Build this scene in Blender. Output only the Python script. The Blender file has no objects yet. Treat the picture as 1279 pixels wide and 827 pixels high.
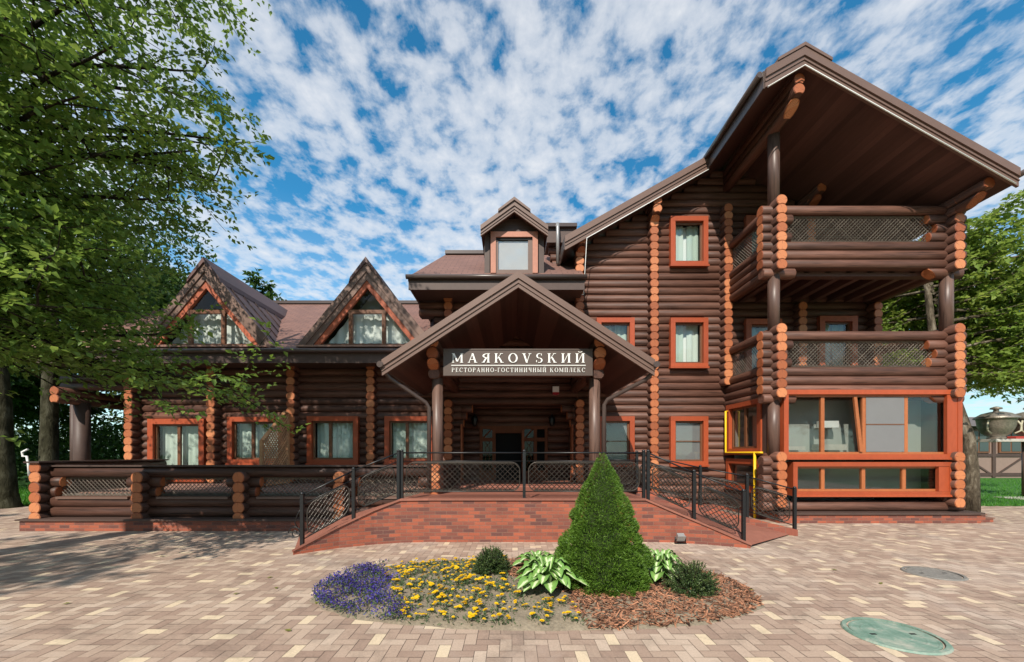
import bpy, math, random
import numpy as np
from mathutils import Vector, Matrix
R = math.radians
random.seed(7)
S = bpy.context.scene
C = S.collection
# ------------------------------------------------------------------ camera, sky, sun, exposure
cam = bpy.data.cameras.new('camera'); co = bpy.data.objects.new('camera', cam); C.objects.link(co)
co.location = (0, 0, 1.59); co.rotation_euler = (R(90), 0, 0)
cam.lens = 14.0; cam.sensor_width = 36; cam.shift_y = 0.1192
cam.clip_start = 0.05; cam.clip_end = 2000
S.camera = co
SUN_EL, SUN_AZ = 41.0, 19.0          # sun behind the camera, a little to its left
w = bpy.data.worlds.new('World'); S.world = w; w.use_nodes = True
nt = w.node_tree; nt.nodes.clear()
def N(t, ty, **kw):
    n = t.nodes.new(ty)
    for k, v in kw.items(): setattr(n, k, v)
    return n
def L(t, a, b): t.links.new(a, b)
out = N(nt, 'ShaderNodeOutputWorld'); bg = N(nt, 'ShaderNodeBackground'); bg.inputs[1].default_value = 0.15
sky = N(nt, 'ShaderNodeTexSky', sky_type='NISHITA'); sky.sun_disc = False
sky.sun_elevation = R(SUN_EL); sky.sun_rotation = R(180 - SUN_AZ)
sky.air_density = 1.0; sky.dust_density = 0.3; sky.ozone_density = 3.0
tc = N(nt, 'ShaderNodeTexCoord'); sep = N(nt, 'ShaderNodeSeparateXYZ'); L(nt, tc.outputs['Generated'], sep.inputs[0])
def M2(t, op, a, b=None, clamp=False):
    m = N(t, 'ShaderNodeMath', operation=op); m.use_clamp = clamp
    for i, v in enumerate((a, b)):
        if v is None: continue
        if isinstance(v, (int, float)): m.inputs[i].default_value = v
        else: L(t, v, m.inputs[i])
    return m.outputs[0]
zc = M2(nt, 'MAXIMUM', sep.outputs[2], 0.03)
zz = M2(nt, 'ADD', zc, 0.06)
cx = M2(nt, 'MULTIPLY', M2(nt, 'DIVIDE', sep.outputs[0], zz), 1.12); cy = M2(nt, 'MULTIPLY', M2(nt, 'DIVIDE', sep.outputs[1], zz), 0.88)
comb = N(nt, 'ShaderNodeCombineXYZ'); L(nt, cx, comb.inputs[0]); L(nt, cy, comb.inputs[1])
def noise(t, vec, scale, detail=4, rough=0.55, dist=0.0):
    n = N(t, 'ShaderNodeTexNoise'); n.inputs['Scale'].default_value = scale; n.inputs['Detail'].default_value = detail
    n.inputs['Roughness'].default_value = rough; n.inputs['Distortion'].default_value = dist
    if vec is not None: L(t, vec, n.inputs['Vector'])
    return n
def ramp(t, fac, stops):
    r = N(t, 'ShaderNodeValToRGB'); e = r.color_ramp.elements
    while len(e) < len(stops): e.new(0.5)
    for i, (p, c) in enumerate(stops):
        e[i].position = p; e[i].color = tuple(c) + ((1,) if len(c) == 3 else ())
    if fac is not None: L(t, fac, r.inputs[0])
    return r
n1 = noise(nt, comb.outputs[0], 10.5, 5, 0.55, 0.2)     # small fleecy clouds
n2 = noise(nt, comb.outputs[0], 1.3, 3, 0.5, 0.5)       # where they thicken
n3 = noise(nt, comb.outputs[0], 26.0, 4, 0.65)
cl = M2(nt, 'ADD', M2(nt, 'MULTIPLY', n1.outputs[0], 1.0), M2(nt, 'MULTIPLY', n2.outputs[0], 0.95))
cl = M2(nt, 'ADD', cl, M2(nt, 'MULTIPLY', n3.outputs[0], 0.24))
clr = ramp(nt, cl, [(0.90, (0, 0, 0)), (1.10, (0.62, 0.62, 0.62)), (1.26, (1, 1, 1))])
# ramps clamp at 1, so shift the sum into 0..1
sh = M2(nt, 'SUBTRACT', cl, 0.59)
L(nt, sh, clr.inputs[0])
for el, p in zip(clr.color_ramp.elements, (0.33, 0.52, 0.82)): el.position = p
hz = M2(nt, 'MULTIPLY', M2(nt, 'SUBTRACT', 0.50, sep.outputs[2]), 1.1, True)
cfac = M2(nt, 'MAXIMUM', clr.outputs[0], hz)
cfac = M2(nt, 'MULTIPLY', cfac, 0.93)
skc = N(nt, 'ShaderNodeHueSaturation'); skc.inputs['Saturation'].default_value = 1.16; skc.inputs['Value'].default_value = 0.66
tealm = N(nt, 'ShaderNodeMixRGB', blend_type='MULTIPLY'); tealm.inputs[0].default_value = 1; tealm.inputs[2].default_value = (0.62, 0.95, 0.93, 1)
L(nt, sky.outputs[0], tealm.inputs[1]); L(nt, tealm.outputs[0], skc.inputs['Color'])
mx = N(nt, 'ShaderNodeMixRGB'); L(nt, cfac, mx.inputs[0]); L(nt, skc.outputs[0], mx.inputs[1]); mx.inputs[2].default_value = (3.0, 3.05, 3.15, 1)
L(nt, mx.outputs[0], bg.inputs[0]); L(nt, bg.outputs[0], out.inputs[0])
sd = bpy.data.lights.new('sun', 'SUN'); so = bpy.data.objects.new('sun', sd); C.objects.link(so)
sd.energy = 2.9; sd.angle = R(0.5); sd.color = (1.0, 0.93, 0.82)
d = Vector((math.sin(R(SUN_AZ)) * math.cos(R(SUN_EL)), math.cos(R(SUN_AZ)) * math.cos(R(SUN_EL)), -math.sin(R(SUN_EL))))
so.rotation_euler = d.to_track_quat('-Z', 'Y').to_euler(); so.location = (-10, -25, 20)
S.view_settings.view_transform = 'Standard'; S.view_settings.look = 'None'
S.view_settings.exposure = 1.0; S.view_settings.gamma = 1
# ------------------------------------------------------------------ materials
def mat(name, col, rough=0.6, tone=0.0, ns=None, namt=0.25, stretch=(1, 1, 1), bump=0.0, spec=0.4, metal=0.0, crack=False):
    """base colour, varied per piece (tone) and by object-space noise"""
    m = bpy.data.materials.new(name); m.use_nodes = True; t = m.node_tree
    b = t.nodes['Principled BSDF']; b.inputs['Roughness'].default_value = rough
    b.inputs['Specular IOR Level'].default_value = spec; b.inputs['Metallic'].default_value = metal
    val = None
    if tone:
        a = N(t, 'ShaderNodeAttribute', attribute_name='tone')
        val = M2(t, 'ADD', M2(t, 'MULTIPLY', a.outputs['Fac'], 2 * tone), 1 - tone)
    if ns:
        tcn = N(t, 'ShaderNodeTexCoord'); mp = N(t, 'ShaderNodeMapping'); mp.inputs['Scale'].default_value = stretch
        L(t, tcn.outputs['Object'], mp.inputs[0])
        n = noise(t, mp.outputs[0], ns, 5, 0.6)
        nb = noise(t, mp.outputs[0], ns * 0.13, 2, 0.5)
        s = M2(t, 'ADD', M2(t, 'MULTIPLY', n.outputs[0], 0.65), M2(t, 'MULTIPLY', nb.outputs[0], 0.35))
        v2 = M2(t, 'MAXIMUM', M2(t, 'ADD', M2(t, 'MULTIPLY', s, 4 * namt), 1 - 2 * namt), 0.2)
        val = v2 if val is None else M2(t, 'MULTIPLY', val, v2)
        if crack:
            mp2 = N(t, 'ShaderNodeMapping'); mp2.inputs['Scale'].default_value = tuple(1.1 if q < 0.5 else 34 for q in stretch); L(t, tcn.outputs['Object'], mp2.inputs[0])
            nc = noise(t, mp2.outputs[0], 1.0, 2, 0.5); cr_ = ramp(t, nc.outputs[0], [(0.60, (1, 1, 1)), (0.68, (0.45, 0.45, 0.45))]); val = M2(t, 'MULTIPLY', val, cr_.outputs[0])
        if bump:
            bn = N(t, 'ShaderNodeBump'); bn.inputs['Strength'].default_value = bump; bn.inputs['Distance'].default_value = 0.02
            L(t, n.outputs[0], bn.inputs['Height']); L(t, bn.outputs[0], b.inputs['Normal'])
    if val is None: b.inputs['Base Color'].default_value = tuple(col) + (1,)
    else:
        mm = N(t, 'ShaderNodeMixRGB', blend_type='MULTIPLY'); mm.inputs[0].default_value = 1; mm.inputs[1].default_value = tuple(col) + (1,)
        cb = N(t, 'ShaderNodeCombineXYZ')
        for i in range(3): L(t, val, cb.inputs[i])
        L(t, cb.outputs[0], mm.inputs[2]); L(t, mm.outputs[0], b.inputs['Base Color'])
    return m
LOGC = (0.110, 0.050, 0.034)
m_logx = mat('stained log along the wall', LOGC, 0.55, 0.28, 14, 0.75, (0.10, 1, 1), 0.3, 0.3, crack=True)
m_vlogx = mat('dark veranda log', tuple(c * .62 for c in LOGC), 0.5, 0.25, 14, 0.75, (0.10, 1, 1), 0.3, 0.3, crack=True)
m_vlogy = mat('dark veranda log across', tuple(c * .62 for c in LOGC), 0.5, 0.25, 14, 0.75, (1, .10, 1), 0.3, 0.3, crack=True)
m_logy = mat('stained log across', LOGC, 0.55, 0.28, 14, 0.75, (1, 0.10, 1), 0.3, 0.3, crack=True)
m_logz = mat('stained post', (0.125, 0.072, 0.055), 0.42, 0.15, 14, 0.5, (1, 1, 0.1), 0.2, crack=True)
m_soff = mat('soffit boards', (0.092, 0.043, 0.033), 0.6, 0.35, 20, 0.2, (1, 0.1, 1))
m_fasc = mat('roof trim', (0.148, 0.086, 0.065), 0.5, 0.08, 3, 0.12)
m_wfasc = mat('weathered trim', (0.17, 0.10, 0.075), 0.6, 0.1, 7, 0.28)
m_dfasc = mat('dark trim', (0.075, 0.045, 0.036), 0.55, 0.1, 6, 0.2)
m_red = mat('red orange casing', (0.345, 0.066, 0.023), 0.42, 0.1, 16, 0.16, (1, 1, 0.4))
m_redold = mat('worn red casing', (0.38, 0.092, 0.04), 0.6, 0.1, 12, 0.28, (1, 1, 1))
m_pink = mat('faded casing', (0.40, 0.17, 0.115), 0.6, 0.1, 14, 0.15)
m_frame = mat('brown window frame', (0.155, 0.062, 0.03), 0.4, 0.1, 20, 0.2)
m_oframe = mat('golden brown frame', (0.36, 0.115, 0.04), 0.4, 0.1, 20, 0.2)
m_iron = mat('black iron', (0.008, 0.008, 0.009), 0.4, spec=0.5)
m_bronze = mat('patinated iron', (0.15, 0.125, 0.10), 0.4, 0.5, metal=0.2)
m_ironlat = mat('dark wrought iron', (0.045, 0.037, 0.03), 0.4, 0.5, metal=0.3)
m_gutter = mat('brown gutter', (0.075, 0.052, 0.045), 0.3)
m_steel = mat('grey pipe', (0.32, 0.31, 0.30), 0.35, metal=0.3)
m_white = mat('white paint', (0.78, 0.77, 0.74), 0.5)
m_yellow = mat('yellow pipe paint', (0.78, 0.47, 0.012), 0.4, ns=10, namt=0.08)
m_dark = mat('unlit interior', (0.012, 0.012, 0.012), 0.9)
m_room = mat('room wall', (0.36, 0.36, 0.33), 0.9)
m_dglass = None
m_blind = mat('grey insect screen', (0.17, 0.17, 0.17), 0.8, ns=3, namt=0.06)
m_sign = mat('sign board', (0.085, 0.058, 0.046), 0.45, ns=6, namt=0.12)
m_letter = mat('sign letters', (0.85, 0.84, 0.80), 0.4)
m_lattice = mat('lattice wood', (0.46, 0.23, 0.11), 0.65, 0.25, 12, 0.25)
m_doorw = mat('door wood', (0.17, 0.06, 0.03), 0.65, 0.1, 16, 0.25, (1, 1, 0.15), spec=0.15)
m_paleox = mat('pale stone cap', (0.30, 0.165, 0.125), 0.7, 0.1, 20, 0.25)
m_tile = mat('entrance floor tiles', (0.26, 0.10, 0.068), 0.6, 0.15, 9, 0.2)
m_soil = mat('dry soil', (0.23, 0.185, 0.13), 0.95, 0, 30, 0.45, bump=0.8)
def bark_material(name, dark, mid, light, sc=9):
    m = bpy.data.materials.new(name); m.use_nodes = True; t = m.node_tree; b = t.nodes['Principled BSDF']
    b.inputs['Roughness'].default_value = 0.95; b.inputs['Specular IOR Level'].default_value = 0.1
    tcn = N(t, 'ShaderNodeTexCoord'); mp = N(t, 'ShaderNodeMapping'); mp.inputs['Scale'].default_value = (1, 1, 0.35); L(t, tcn.outputs['Object'], mp.inputs[0])
    n = noise(t, mp.outputs[0], sc, 6, 0.7, 0.6); n2 = noise(t, tcn.outputs['Object'], 2.2, 4, 0.6)
    v = M2(t, 'ADD', M2(t, 'MULTIPLY', n.outputs[0], 0.6), M2(t, 'MULTIPLY', n2.outputs[0], 0.4))
    r = ramp(t, v, [(0.36, dark), (0.5, mid), (0.64, light)]); L(t, r.outputs[0], b.inputs['Base Color'])
    bn = N(t, 'ShaderNodeBump'); bn.inputs['Strength'].default_value = 1.0; bn.inputs['Distance'].default_value = 0.06
    L(t, n.outputs[0], bn.inputs['Height']); L(t, bn.outputs[0], b.inputs['Normal']); return m
m_bark = bark_material('pale flaky bark', (0.03, 0.024, 0.017), (0.11, 0.088, 0.062), (0.27, 0.235, 0.18))
m_barkd = bark_material('dark bark', (0.012, 0.010, 0.008), (0.035, 0.028, 0.02), (0.08, 0.068, 0.05))
m_barkm = bark_material('mossy bark', (0.012, 0.011, 0.006), (0.045, 0.042, 0.025), (0.10, 0.095, 0.065), 7)
m_chip = mat('bark chips', (0.245, 0.11, 0.06), 0.85, 0.85)
m_plaster = mat('pinkish plaster', (0.24, 0.165, 0.135), 0.9, 0, 5, 0.1)
m_tar = mat('blue sheet', (0.02, 0.14, 0.5), 0.5)
m_cast = mat('hammered steel', (0.25, 0.215, 0.175), 0.42, 0, 18, 0.5, (1, 1, 1), 0.5, metal=0.5)
m_concrete = mat('pale concrete', (0.45, 0.41, 0.36), 0.9, 0, 6, 0.2)
m_grate = mat('grey cast manhole', (0.20, 0.185, 0.165), 0.7, 0, 30, 0.35, bump=0.6)
m_roofgrey = mat('grey roof sheet', (0.12, 0.1, 0.09), 0.7, 0, 6, 0.2)

def end_material():
    m = bpy.data.materials.new('sawn log end'); m.use_nodes = True; t = m.node_tree; b = t.nodes['Principled BSDF']
    b.inputs['Roughness'].default_value = 0.6
    uv = N(t, 'ShaderNodeUVMap', uv_map='UVMap'); ln = N(t, 'ShaderNodeVectorMath', operation='LENGTH'); L(t, uv.outputs[0], ln.inputs[0])
    tcn = N(t, 'ShaderNodeTexCoord'); n = noise(t, tcn.outputs['Object'], 6, 3, 0.6)
    rr = M2(t, 'ADD', M2(t, 'MULTIPLY', ln.outputs['Value'], 34), M2(t, 'MULTIPLY', n.outputs[0], 9))
    wv = M2(t, 'SINE', rr)
    at = N(t, 'ShaderNodeAttribute', attribute_name='tone')
    f = M2(t, 'ADD', M2(t, 'MULTIPLY', wv, 0.2), M2(t, 'ADD', M2(t, 'MULTIPLY', at.outputs['Fac'], 0.8), 0.08), True)
    r = ramp(t, f, [(0, (0.24, 0.060, 0.019)), (0.5, (0.43, 0.128, 0.043)), (1, (0.60, 0.235, 0.098))])
    rim = ramp(t, M2(t, 'MULTIPLY', ln.outputs['Value'], 0.5), [(0.40, (1, 1, 1)), (0.465, (1.0, 1.0, 1.0)), (0.5, (0.62, 0.5, 0.42))])
    # radial drying cracks
    sp = N(t, 'ShaderNodeSeparateXYZ'); L(t, uv.outputs[0], sp.inputs[0])
    ang = M2(t, 'ARCTAN2', sp.outputs[0], sp.outputs[1])
    cr = M2(t, 'ABSOLUTE', M2(t, 'SINE', M2(t, 'ADD', M2(t, 'MULTIPLY', ang, 1.0), M2(t, 'MULTIPLY', at.outputs['Fac'], 40))))
    cr = M2(t, 'GREATER_THAN', cr, M2(t, 'ADD', M2(t, 'MULTIPLY', ln.outputs['Value'], 0.05), 0.03))
    crv = M2(t, 'ADD', M2(t, 'MULTIPLY', cr, 0.45), 0.55)
    mm = N(t, 'ShaderNodeMixRGB', blend_type='MULTIPLY'); mm.inputs[0].default_value = 1; L(t, r.outputs[0], mm.inputs[1]); L(t, rim.outputs[0], mm.inputs[2])
    cb = N(t, 'ShaderNodeCombineXYZ')
    for i in range(3): L(t, crv, cb.inputs[i])
    m2 = N(t, 'ShaderNodeMixRGB', blend_type='MULTIPLY'); m2.inputs[0].default_value = 1; L(t, mm.outputs[0], m2.inputs[1]); L(t, cb.outputs[0], m2.inputs[2])
    L(t, m2.outputs[0], b.inputs['Base Color'])
    return m
m_end = end_material()

def brick_material():
    m = bpy.data.materials.new('red clinker brick'); m.use_nodes = True; t = m.node_tree; b = t.nodes['Principled BSDF']
    b.inputs['Roughness'].default_value = 0.75
    uv = N(t, 'ShaderNodeUVMap', uv_map='UVMap')
    bk = N(t, 'ShaderNodeTexBrick'); L(t, uv.outputs[0], bk.inputs['Vector'])
    bk.inputs['Scale'].default_value = 1; bk.inputs['Brick Width'].default_value = 0.20; bk.inputs['Row Height'].default_value = 0.062
    bk.inputs['Mortar Size'].default_value = 0.005; bk.inputs['Bias'].default_value = -0.15
    bk.inputs['Color1'].default_value = (0.34, 0.085, 0.042, 1); bk.inputs['Color2'].default_value = (0.075, 0.036, 0.034, 1); bk.inputs['Mortar'].default_value = (0.20, 0.10, 0.07, 1)
    n = noise(t, uv.outputs[0], 2.2, 4, 0.6); n2 = noise(t, uv.outputs[0], 40, 3, 0.6)  # the broad noise paints darker patches like dappled tree shade
    v = M2(t, 'ADD', M2(t, 'MULTIPLY', n.outputs[0], 0.55), M2(t, 'MULTIPLY', n2.outputs[0], 0.4)); v = M2(t, 'ADD', v, 0.52)
    cb = N(t, 'ShaderNodeCombineXYZ')
    for i in range(3): L(t, v, cb.inputs[i])
    mm = N(t, 'ShaderNodeMixRGB', blend_type='MULTIPLY'); mm.inputs[0].default_value = 1; L(t, bk.outputs[0], mm.inputs[1]); L(t, cb.outputs[0], mm.inputs[2])
    L(t, mm.outputs[0], b.inputs['Base Color'])
    bn = N(t, 'ShaderNodeBump'); bn.inputs['Strength'].default_value = 0.5; bn.inputs['Distance'].default_value = 0.01; bn.invert = True
    L(t, bk.outputs['Fac'], bn.inputs['Height']); L(t, bn.outputs[0], b.inputs['Normal'])
    return m
m_brick = brick_material()

def shingle_material():
    m = bpy.data.materials.new('brown roof shingles'); m.use_nodes = True; t = m.node_tree; b = t.nodes['Principled BSDF']
    b.inputs['Roughness'].default_value = 0.7
    uv = N(t, 'ShaderNodeUVMap', uv_map='UVMap')
    bk = N(t, 'ShaderNodeTexBrick'); L(t, uv.outputs[0], bk.inputs['Vector'])
    bk.inputs['Scale'].default_value = 1; bk.inputs['Brick Width'].default_value = 0.30; bk.inputs['Row Height'].default_value = 0.17
    bk.inputs['Mortar Size'].default_value = 0.008
    bk.inputs['Color1'].default_value = (0.20, 0.102, 0.078, 1); bk.inputs['Color2'].default_value = (0.165, 0.083, 0.066, 1); bk.inputs['Mortar'].default_value = (0.085, 0.045, 0.036, 1)
    n = noise(t, uv.outputs[0], 1.4, 4, 0.6)
    v = M2(t, 'ADD', M2(t, 'MULTIPLY', n.outputs[0], 0.5), 0.75)
    cb = N(t, 'ShaderNodeCombineXYZ')
    for i in range(3): L(t, v, cb.inputs[i])
    mm = N(t, 'ShaderNodeMixRGB', blend_type='MULTIPLY'); mm.inputs[0].default_value = 1; L(t, bk.outputs[0], mm.inputs[1]); L(t, cb.outputs[0], mm.inputs[2])
    L(t, mm.outputs[0], b.inputs['Base Color'])
    bn = N(t, 'ShaderNodeBump'); bn.inputs['Strength'].default_value = 0.6; bn.inputs['Distance'].default_value = 0.015; bn.invert = True
    L(t, bk.outputs['Fac'], bn.inputs['Height']); L(t, bn.outputs[0], b.inputs['Normal'])
    return m
m_shing = shingle_material()

def glass_material(name, refl, tint=(0.9, 0.95, 0.93)):
    m = bpy.data.materials.new(name); m.use_nodes = True; t = m.node_tree; t.nodes.clear()
    o = N(t, 'ShaderNodeOutputMaterial'); tr = N(t, 'ShaderNodeBsdfTransparent'); tr.inputs[0].default_value = tint + (1,)
    gl = N(t, 'ShaderNodeBsdfGlossy'); gl.inputs['Roughness'].default_value = 0.03
    lw = N(t, 'ShaderNodeLayerWeight'); lw.inputs[0].default_value = 0.5
    f = M2(t, 'ADD', M2(t, 'MULTIPLY', M2(t, 'POWER', lw.outputs['Facing'], 4.0), 0.5), refl, True)
    mx = N(t, 'ShaderNodeMixShader'); L(t, f, mx.inputs[0]); L(t, tr.outputs[0], mx.inputs[1]); L(t, gl.outputs[0], mx.inputs[2]); L(t, mx.outputs[0], o.inputs[0])
    return m
m_glass = glass_material('window glass', 0.04, (0.96, 0.97, 0.965))
m_glassd = glass_material('grey glass', 0.05, (0.85, 0.87, 0.86)); m_dglass = glass_material('dark door glass', 0.02, (0.25, 0.27, 0.26))

def curtain_material():
    m = bpy.data.materials.new('pale green curtain'); m.use_nodes = True; t = m.node_tree; b = t.nodes['Principled BSDF']
    b.inputs['Roughness'].default_value = 0.9
    a = N(t, 'ShaderNodeAttribute', attribute_name='tone')
    r = ramp(t, a.outputs['Fac'], [(0, (0.36, 0.46, 0.39)), (0.5, (0.50, 0.57, 0.51)), (1, (0.70, 0.72, 0.69))])
    L(t, r.outputs[0], b.inputs['Base Color']); return m
m_curt = curtain_material()

def leaf_material(name, dark, mid, light, trans=0.4, rough=0.45):
    m = bpy.data.materials.new(name); m.use_nodes = True; t = m.node_tree; b = t.nodes['Principled BSDF']; o = t.nodes['Material Output']
    b.inputs['Roughness'].default_value = rough; b.inputs['Specular IOR Level'].default_value = 0.35
    a = N(t, 'ShaderNodeAttribute', attribute_name='tone')
    r = ramp(t, a.outputs['Fac'], [(0, dark), (0.5, mid), (1, light)])
    L(t, r.outputs[0], b.inputs['Base Color'])
    if trans:
        tl = N(t, 'ShaderNodeBsdfTranslucent'); hs = N(t, 'ShaderNodeHueSaturation'); hs.inputs['Value'].default_value = 1.5; hs.inputs['Hue'].default_value = 0.485
        L(t, r.outputs[0], hs.inputs['Color']); L(t, hs.outputs[0], tl.inputs[0])
        mx = N(t, 'ShaderNodeMixShader'); mx.inputs[0].default_value = trans
        L(t, b.outputs[0], mx.inputs[1]); L(t, tl.outputs[0], mx.inputs[2]); L(t, mx.outputs[0], o.inputs[0])
    return m
m_leaf = leaf_material('broad leaves', (0.085, 0.155, 0.026), (0.145, 0.245, 0.042), (0.25, 0.34, 0.075), 0.45)
m_leaf2 = leaf_material('woodland leaves', (0.025, 0.06, 0.014), (0.05, 0.11, 0.02), (0.11, 0.17, 0.035))
m_leaf3 = leaf_material('sunny leaves', (0.10, 0.165, 0.028), (0.18, 0.27, 0.045), (0.29, 0.36, 0.075), 0.45)
m_grass = leaf_material('grass blades', (0.03, 0.12, 0.010), (0.055, 0.20, 0.014), (0.10, 0.26, 0.03), 0.3)
m_spruce = leaf_material('dwarf spruce needles', (0.045, 0.105, 0.012), (0.10, 0.195, 0.022), (0.18, 0.29, 0.045), 0.25)
m_juni = leaf_material('dark needles', (0.03, 0.06, 0.02), (0.065, 0.11, 0.03), (0.13, 0.165, 0.05), 0.15)
m_petal = leaf_material('yellow petals', (0.62, 0.36, 0.005), (0.80, 0.54, 0.008), (0.85, 0.62, 0.02), 0.2)
m_fleaf = leaf_material('flower leaves', (0.04, 0.09, 0.03), (0.08, 0.14, 0.05), (0.14, 0.2, 0.09), 0.25)
m_blue = leaf_material('blue violet petals', (0.035, 0.018, 0.10), (0.055, 0.035, 0.23), (0.09, 0.07, 0.38), 0.2)

def hosta_material():
    m = bpy.data.materials.new('striped hosta leaf'); m.use_nodes = True; t = m.node_tree; b = t.nodes['Principled BSDF']
    b.inputs['Roughness'].default_value = 0.4
    uv = N(t, 'ShaderNodeUVMap', uv_map='UVMap'); sp = N(t, 'ShaderNodeSeparateXYZ'); L(t, uv.outputs[0], sp.inputs[0])
    n = noise(t, uv.outputs[0], 7, 2, 0.6)
    f = M2(t, 'ADD', M2(t, 'ABSOLUTE', sp.outputs[0]), M2(t, 'MULTIPLY', M2(t, 'SUBTRACT', n.outputs[0], 0.5), 0.5))
    r = ramp(t, f, [(0.0, (0.55, 0.62, 0.36)), (0.17, (0.50, 0.60, 0.32)), (0.30, (0.19, 0.32, 0.075)), (1, (0.11, 0.24, 0.045))])
    L(t, r.outputs[0], b.inputs['Base Color']); return m
m_hosta = hosta_material()

def paver_material():
    m = bpy.data.materials.new('clay pavers'); m.use_nodes = True; t = m.node_tree; b = t.nodes['Principled BSDF']
    b.inputs['Roughness'].default_value = 0.85
    a = N(t, 'ShaderNodeAttribute', attribute_name='tone')
    r = ramp(t, a.outputs['Fac'], [(0.0, (0.31, 0.208, 0.155)), (0.40, (0.38, 0.268, 0.20)), (0.70, (0.45, 0.330, 0.248)), (0.85, (0.50, 0.38, 0.29)), (0.95, (0.61, 0.475, 0.325))])
    r.color_ramp.interpolation = 'LINEAR'
    tcn = N(t, 'ShaderNodeTexCoord'); n = noise(t, tcn.outputs['Object'], 0.45, 5, 0.62, 0.6); n2 = noise(t, tcn.outputs['Object'], 60, 3, 0.6)
    dust = ramp(t, n.outputs[0], [(0.52, (0, 0, 0)), (0.72, (0.5, 0.5, 0.5))])
    mx = N(t, 'ShaderNodeMixRGB'); L(t, dust.outputs[0], mx.inputs[0]); L(t, r.outputs[0], mx.inputs[1]); mx.inputs[2].default_value = (0.52, 0.45, 0.39, 1)
    n4 = noise(t, tcn.outputs['Object'], 1.6, 5, 0.7, 1.0); st = ramp(t, n4.outputs[0], [(0.34, (0.72, 0.72, 0.72)), (0.50, (1, 1, 1))])
    v = M2(t, 'MULTIPLY', M2(t, 'ADD', M2(t, 'MULTIPLY', n2.outputs[0], 0.5), 0.76), st.outputs[0])
    cb = N(t, 'ShaderNodeCombineXYZ')
    for i in range(3): L(t, v, cb.inputs[i])
    mm = N(t, 'ShaderNodeMixRGB', blend_type='MULTIPLY'); mm.inputs[0].default_value = 1; L(t, mx.outputs[0], mm.inputs[1]); L(t, cb.outputs[0], mm.inputs[2])
    L(t, mm.outputs[0], b.inputs['Base Color']); return m
m_paver = paver_material()
m_joint = mat('sand joints', (0.19, 0.145, 0.115), 0.95, 0, 12, 0.25)
m_lawn = mat('lawn ground', (0.035, 0.12, 0.012), 0.95, 0, 2, 0.3)

def manhole_material():
    m = bpy.data.materials.new('worn green paint'); m.use_nodes = True; t = m.node_tree; b = t.nodes['Principled BSDF']
    b.inputs['Roughness'].default_value = 0.6
    tcn = N(t, 'ShaderNodeTexCoord'); n = noise(t, tcn.outputs['Object'], 5, 6, 0.65, 0.4)
    r = ramp(t, n.outputs[0], [(0.36, (0.11, 0.20, 0.15)), (0.50, (0.19, 0.275, 0.215)), (0.64, (0.35, 0.36, 0.29))])
    L(t, r.outputs[0], b.inputs['Base Color'])
    bn = N(t, 'ShaderNodeBump'); bn.inputs['Strength'].default_value = 0.3; bn.inputs['Distance'].default_value = 0.01
    n2 = noise(t, tcn.outputs['Object'], 40, 2, 0.5); L(t, n2.outputs[0], bn.inputs['Height']); L(t, bn.outputs[0], b.inputs['Normal'])
    return m
m_manhole = manhole_material()

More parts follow.
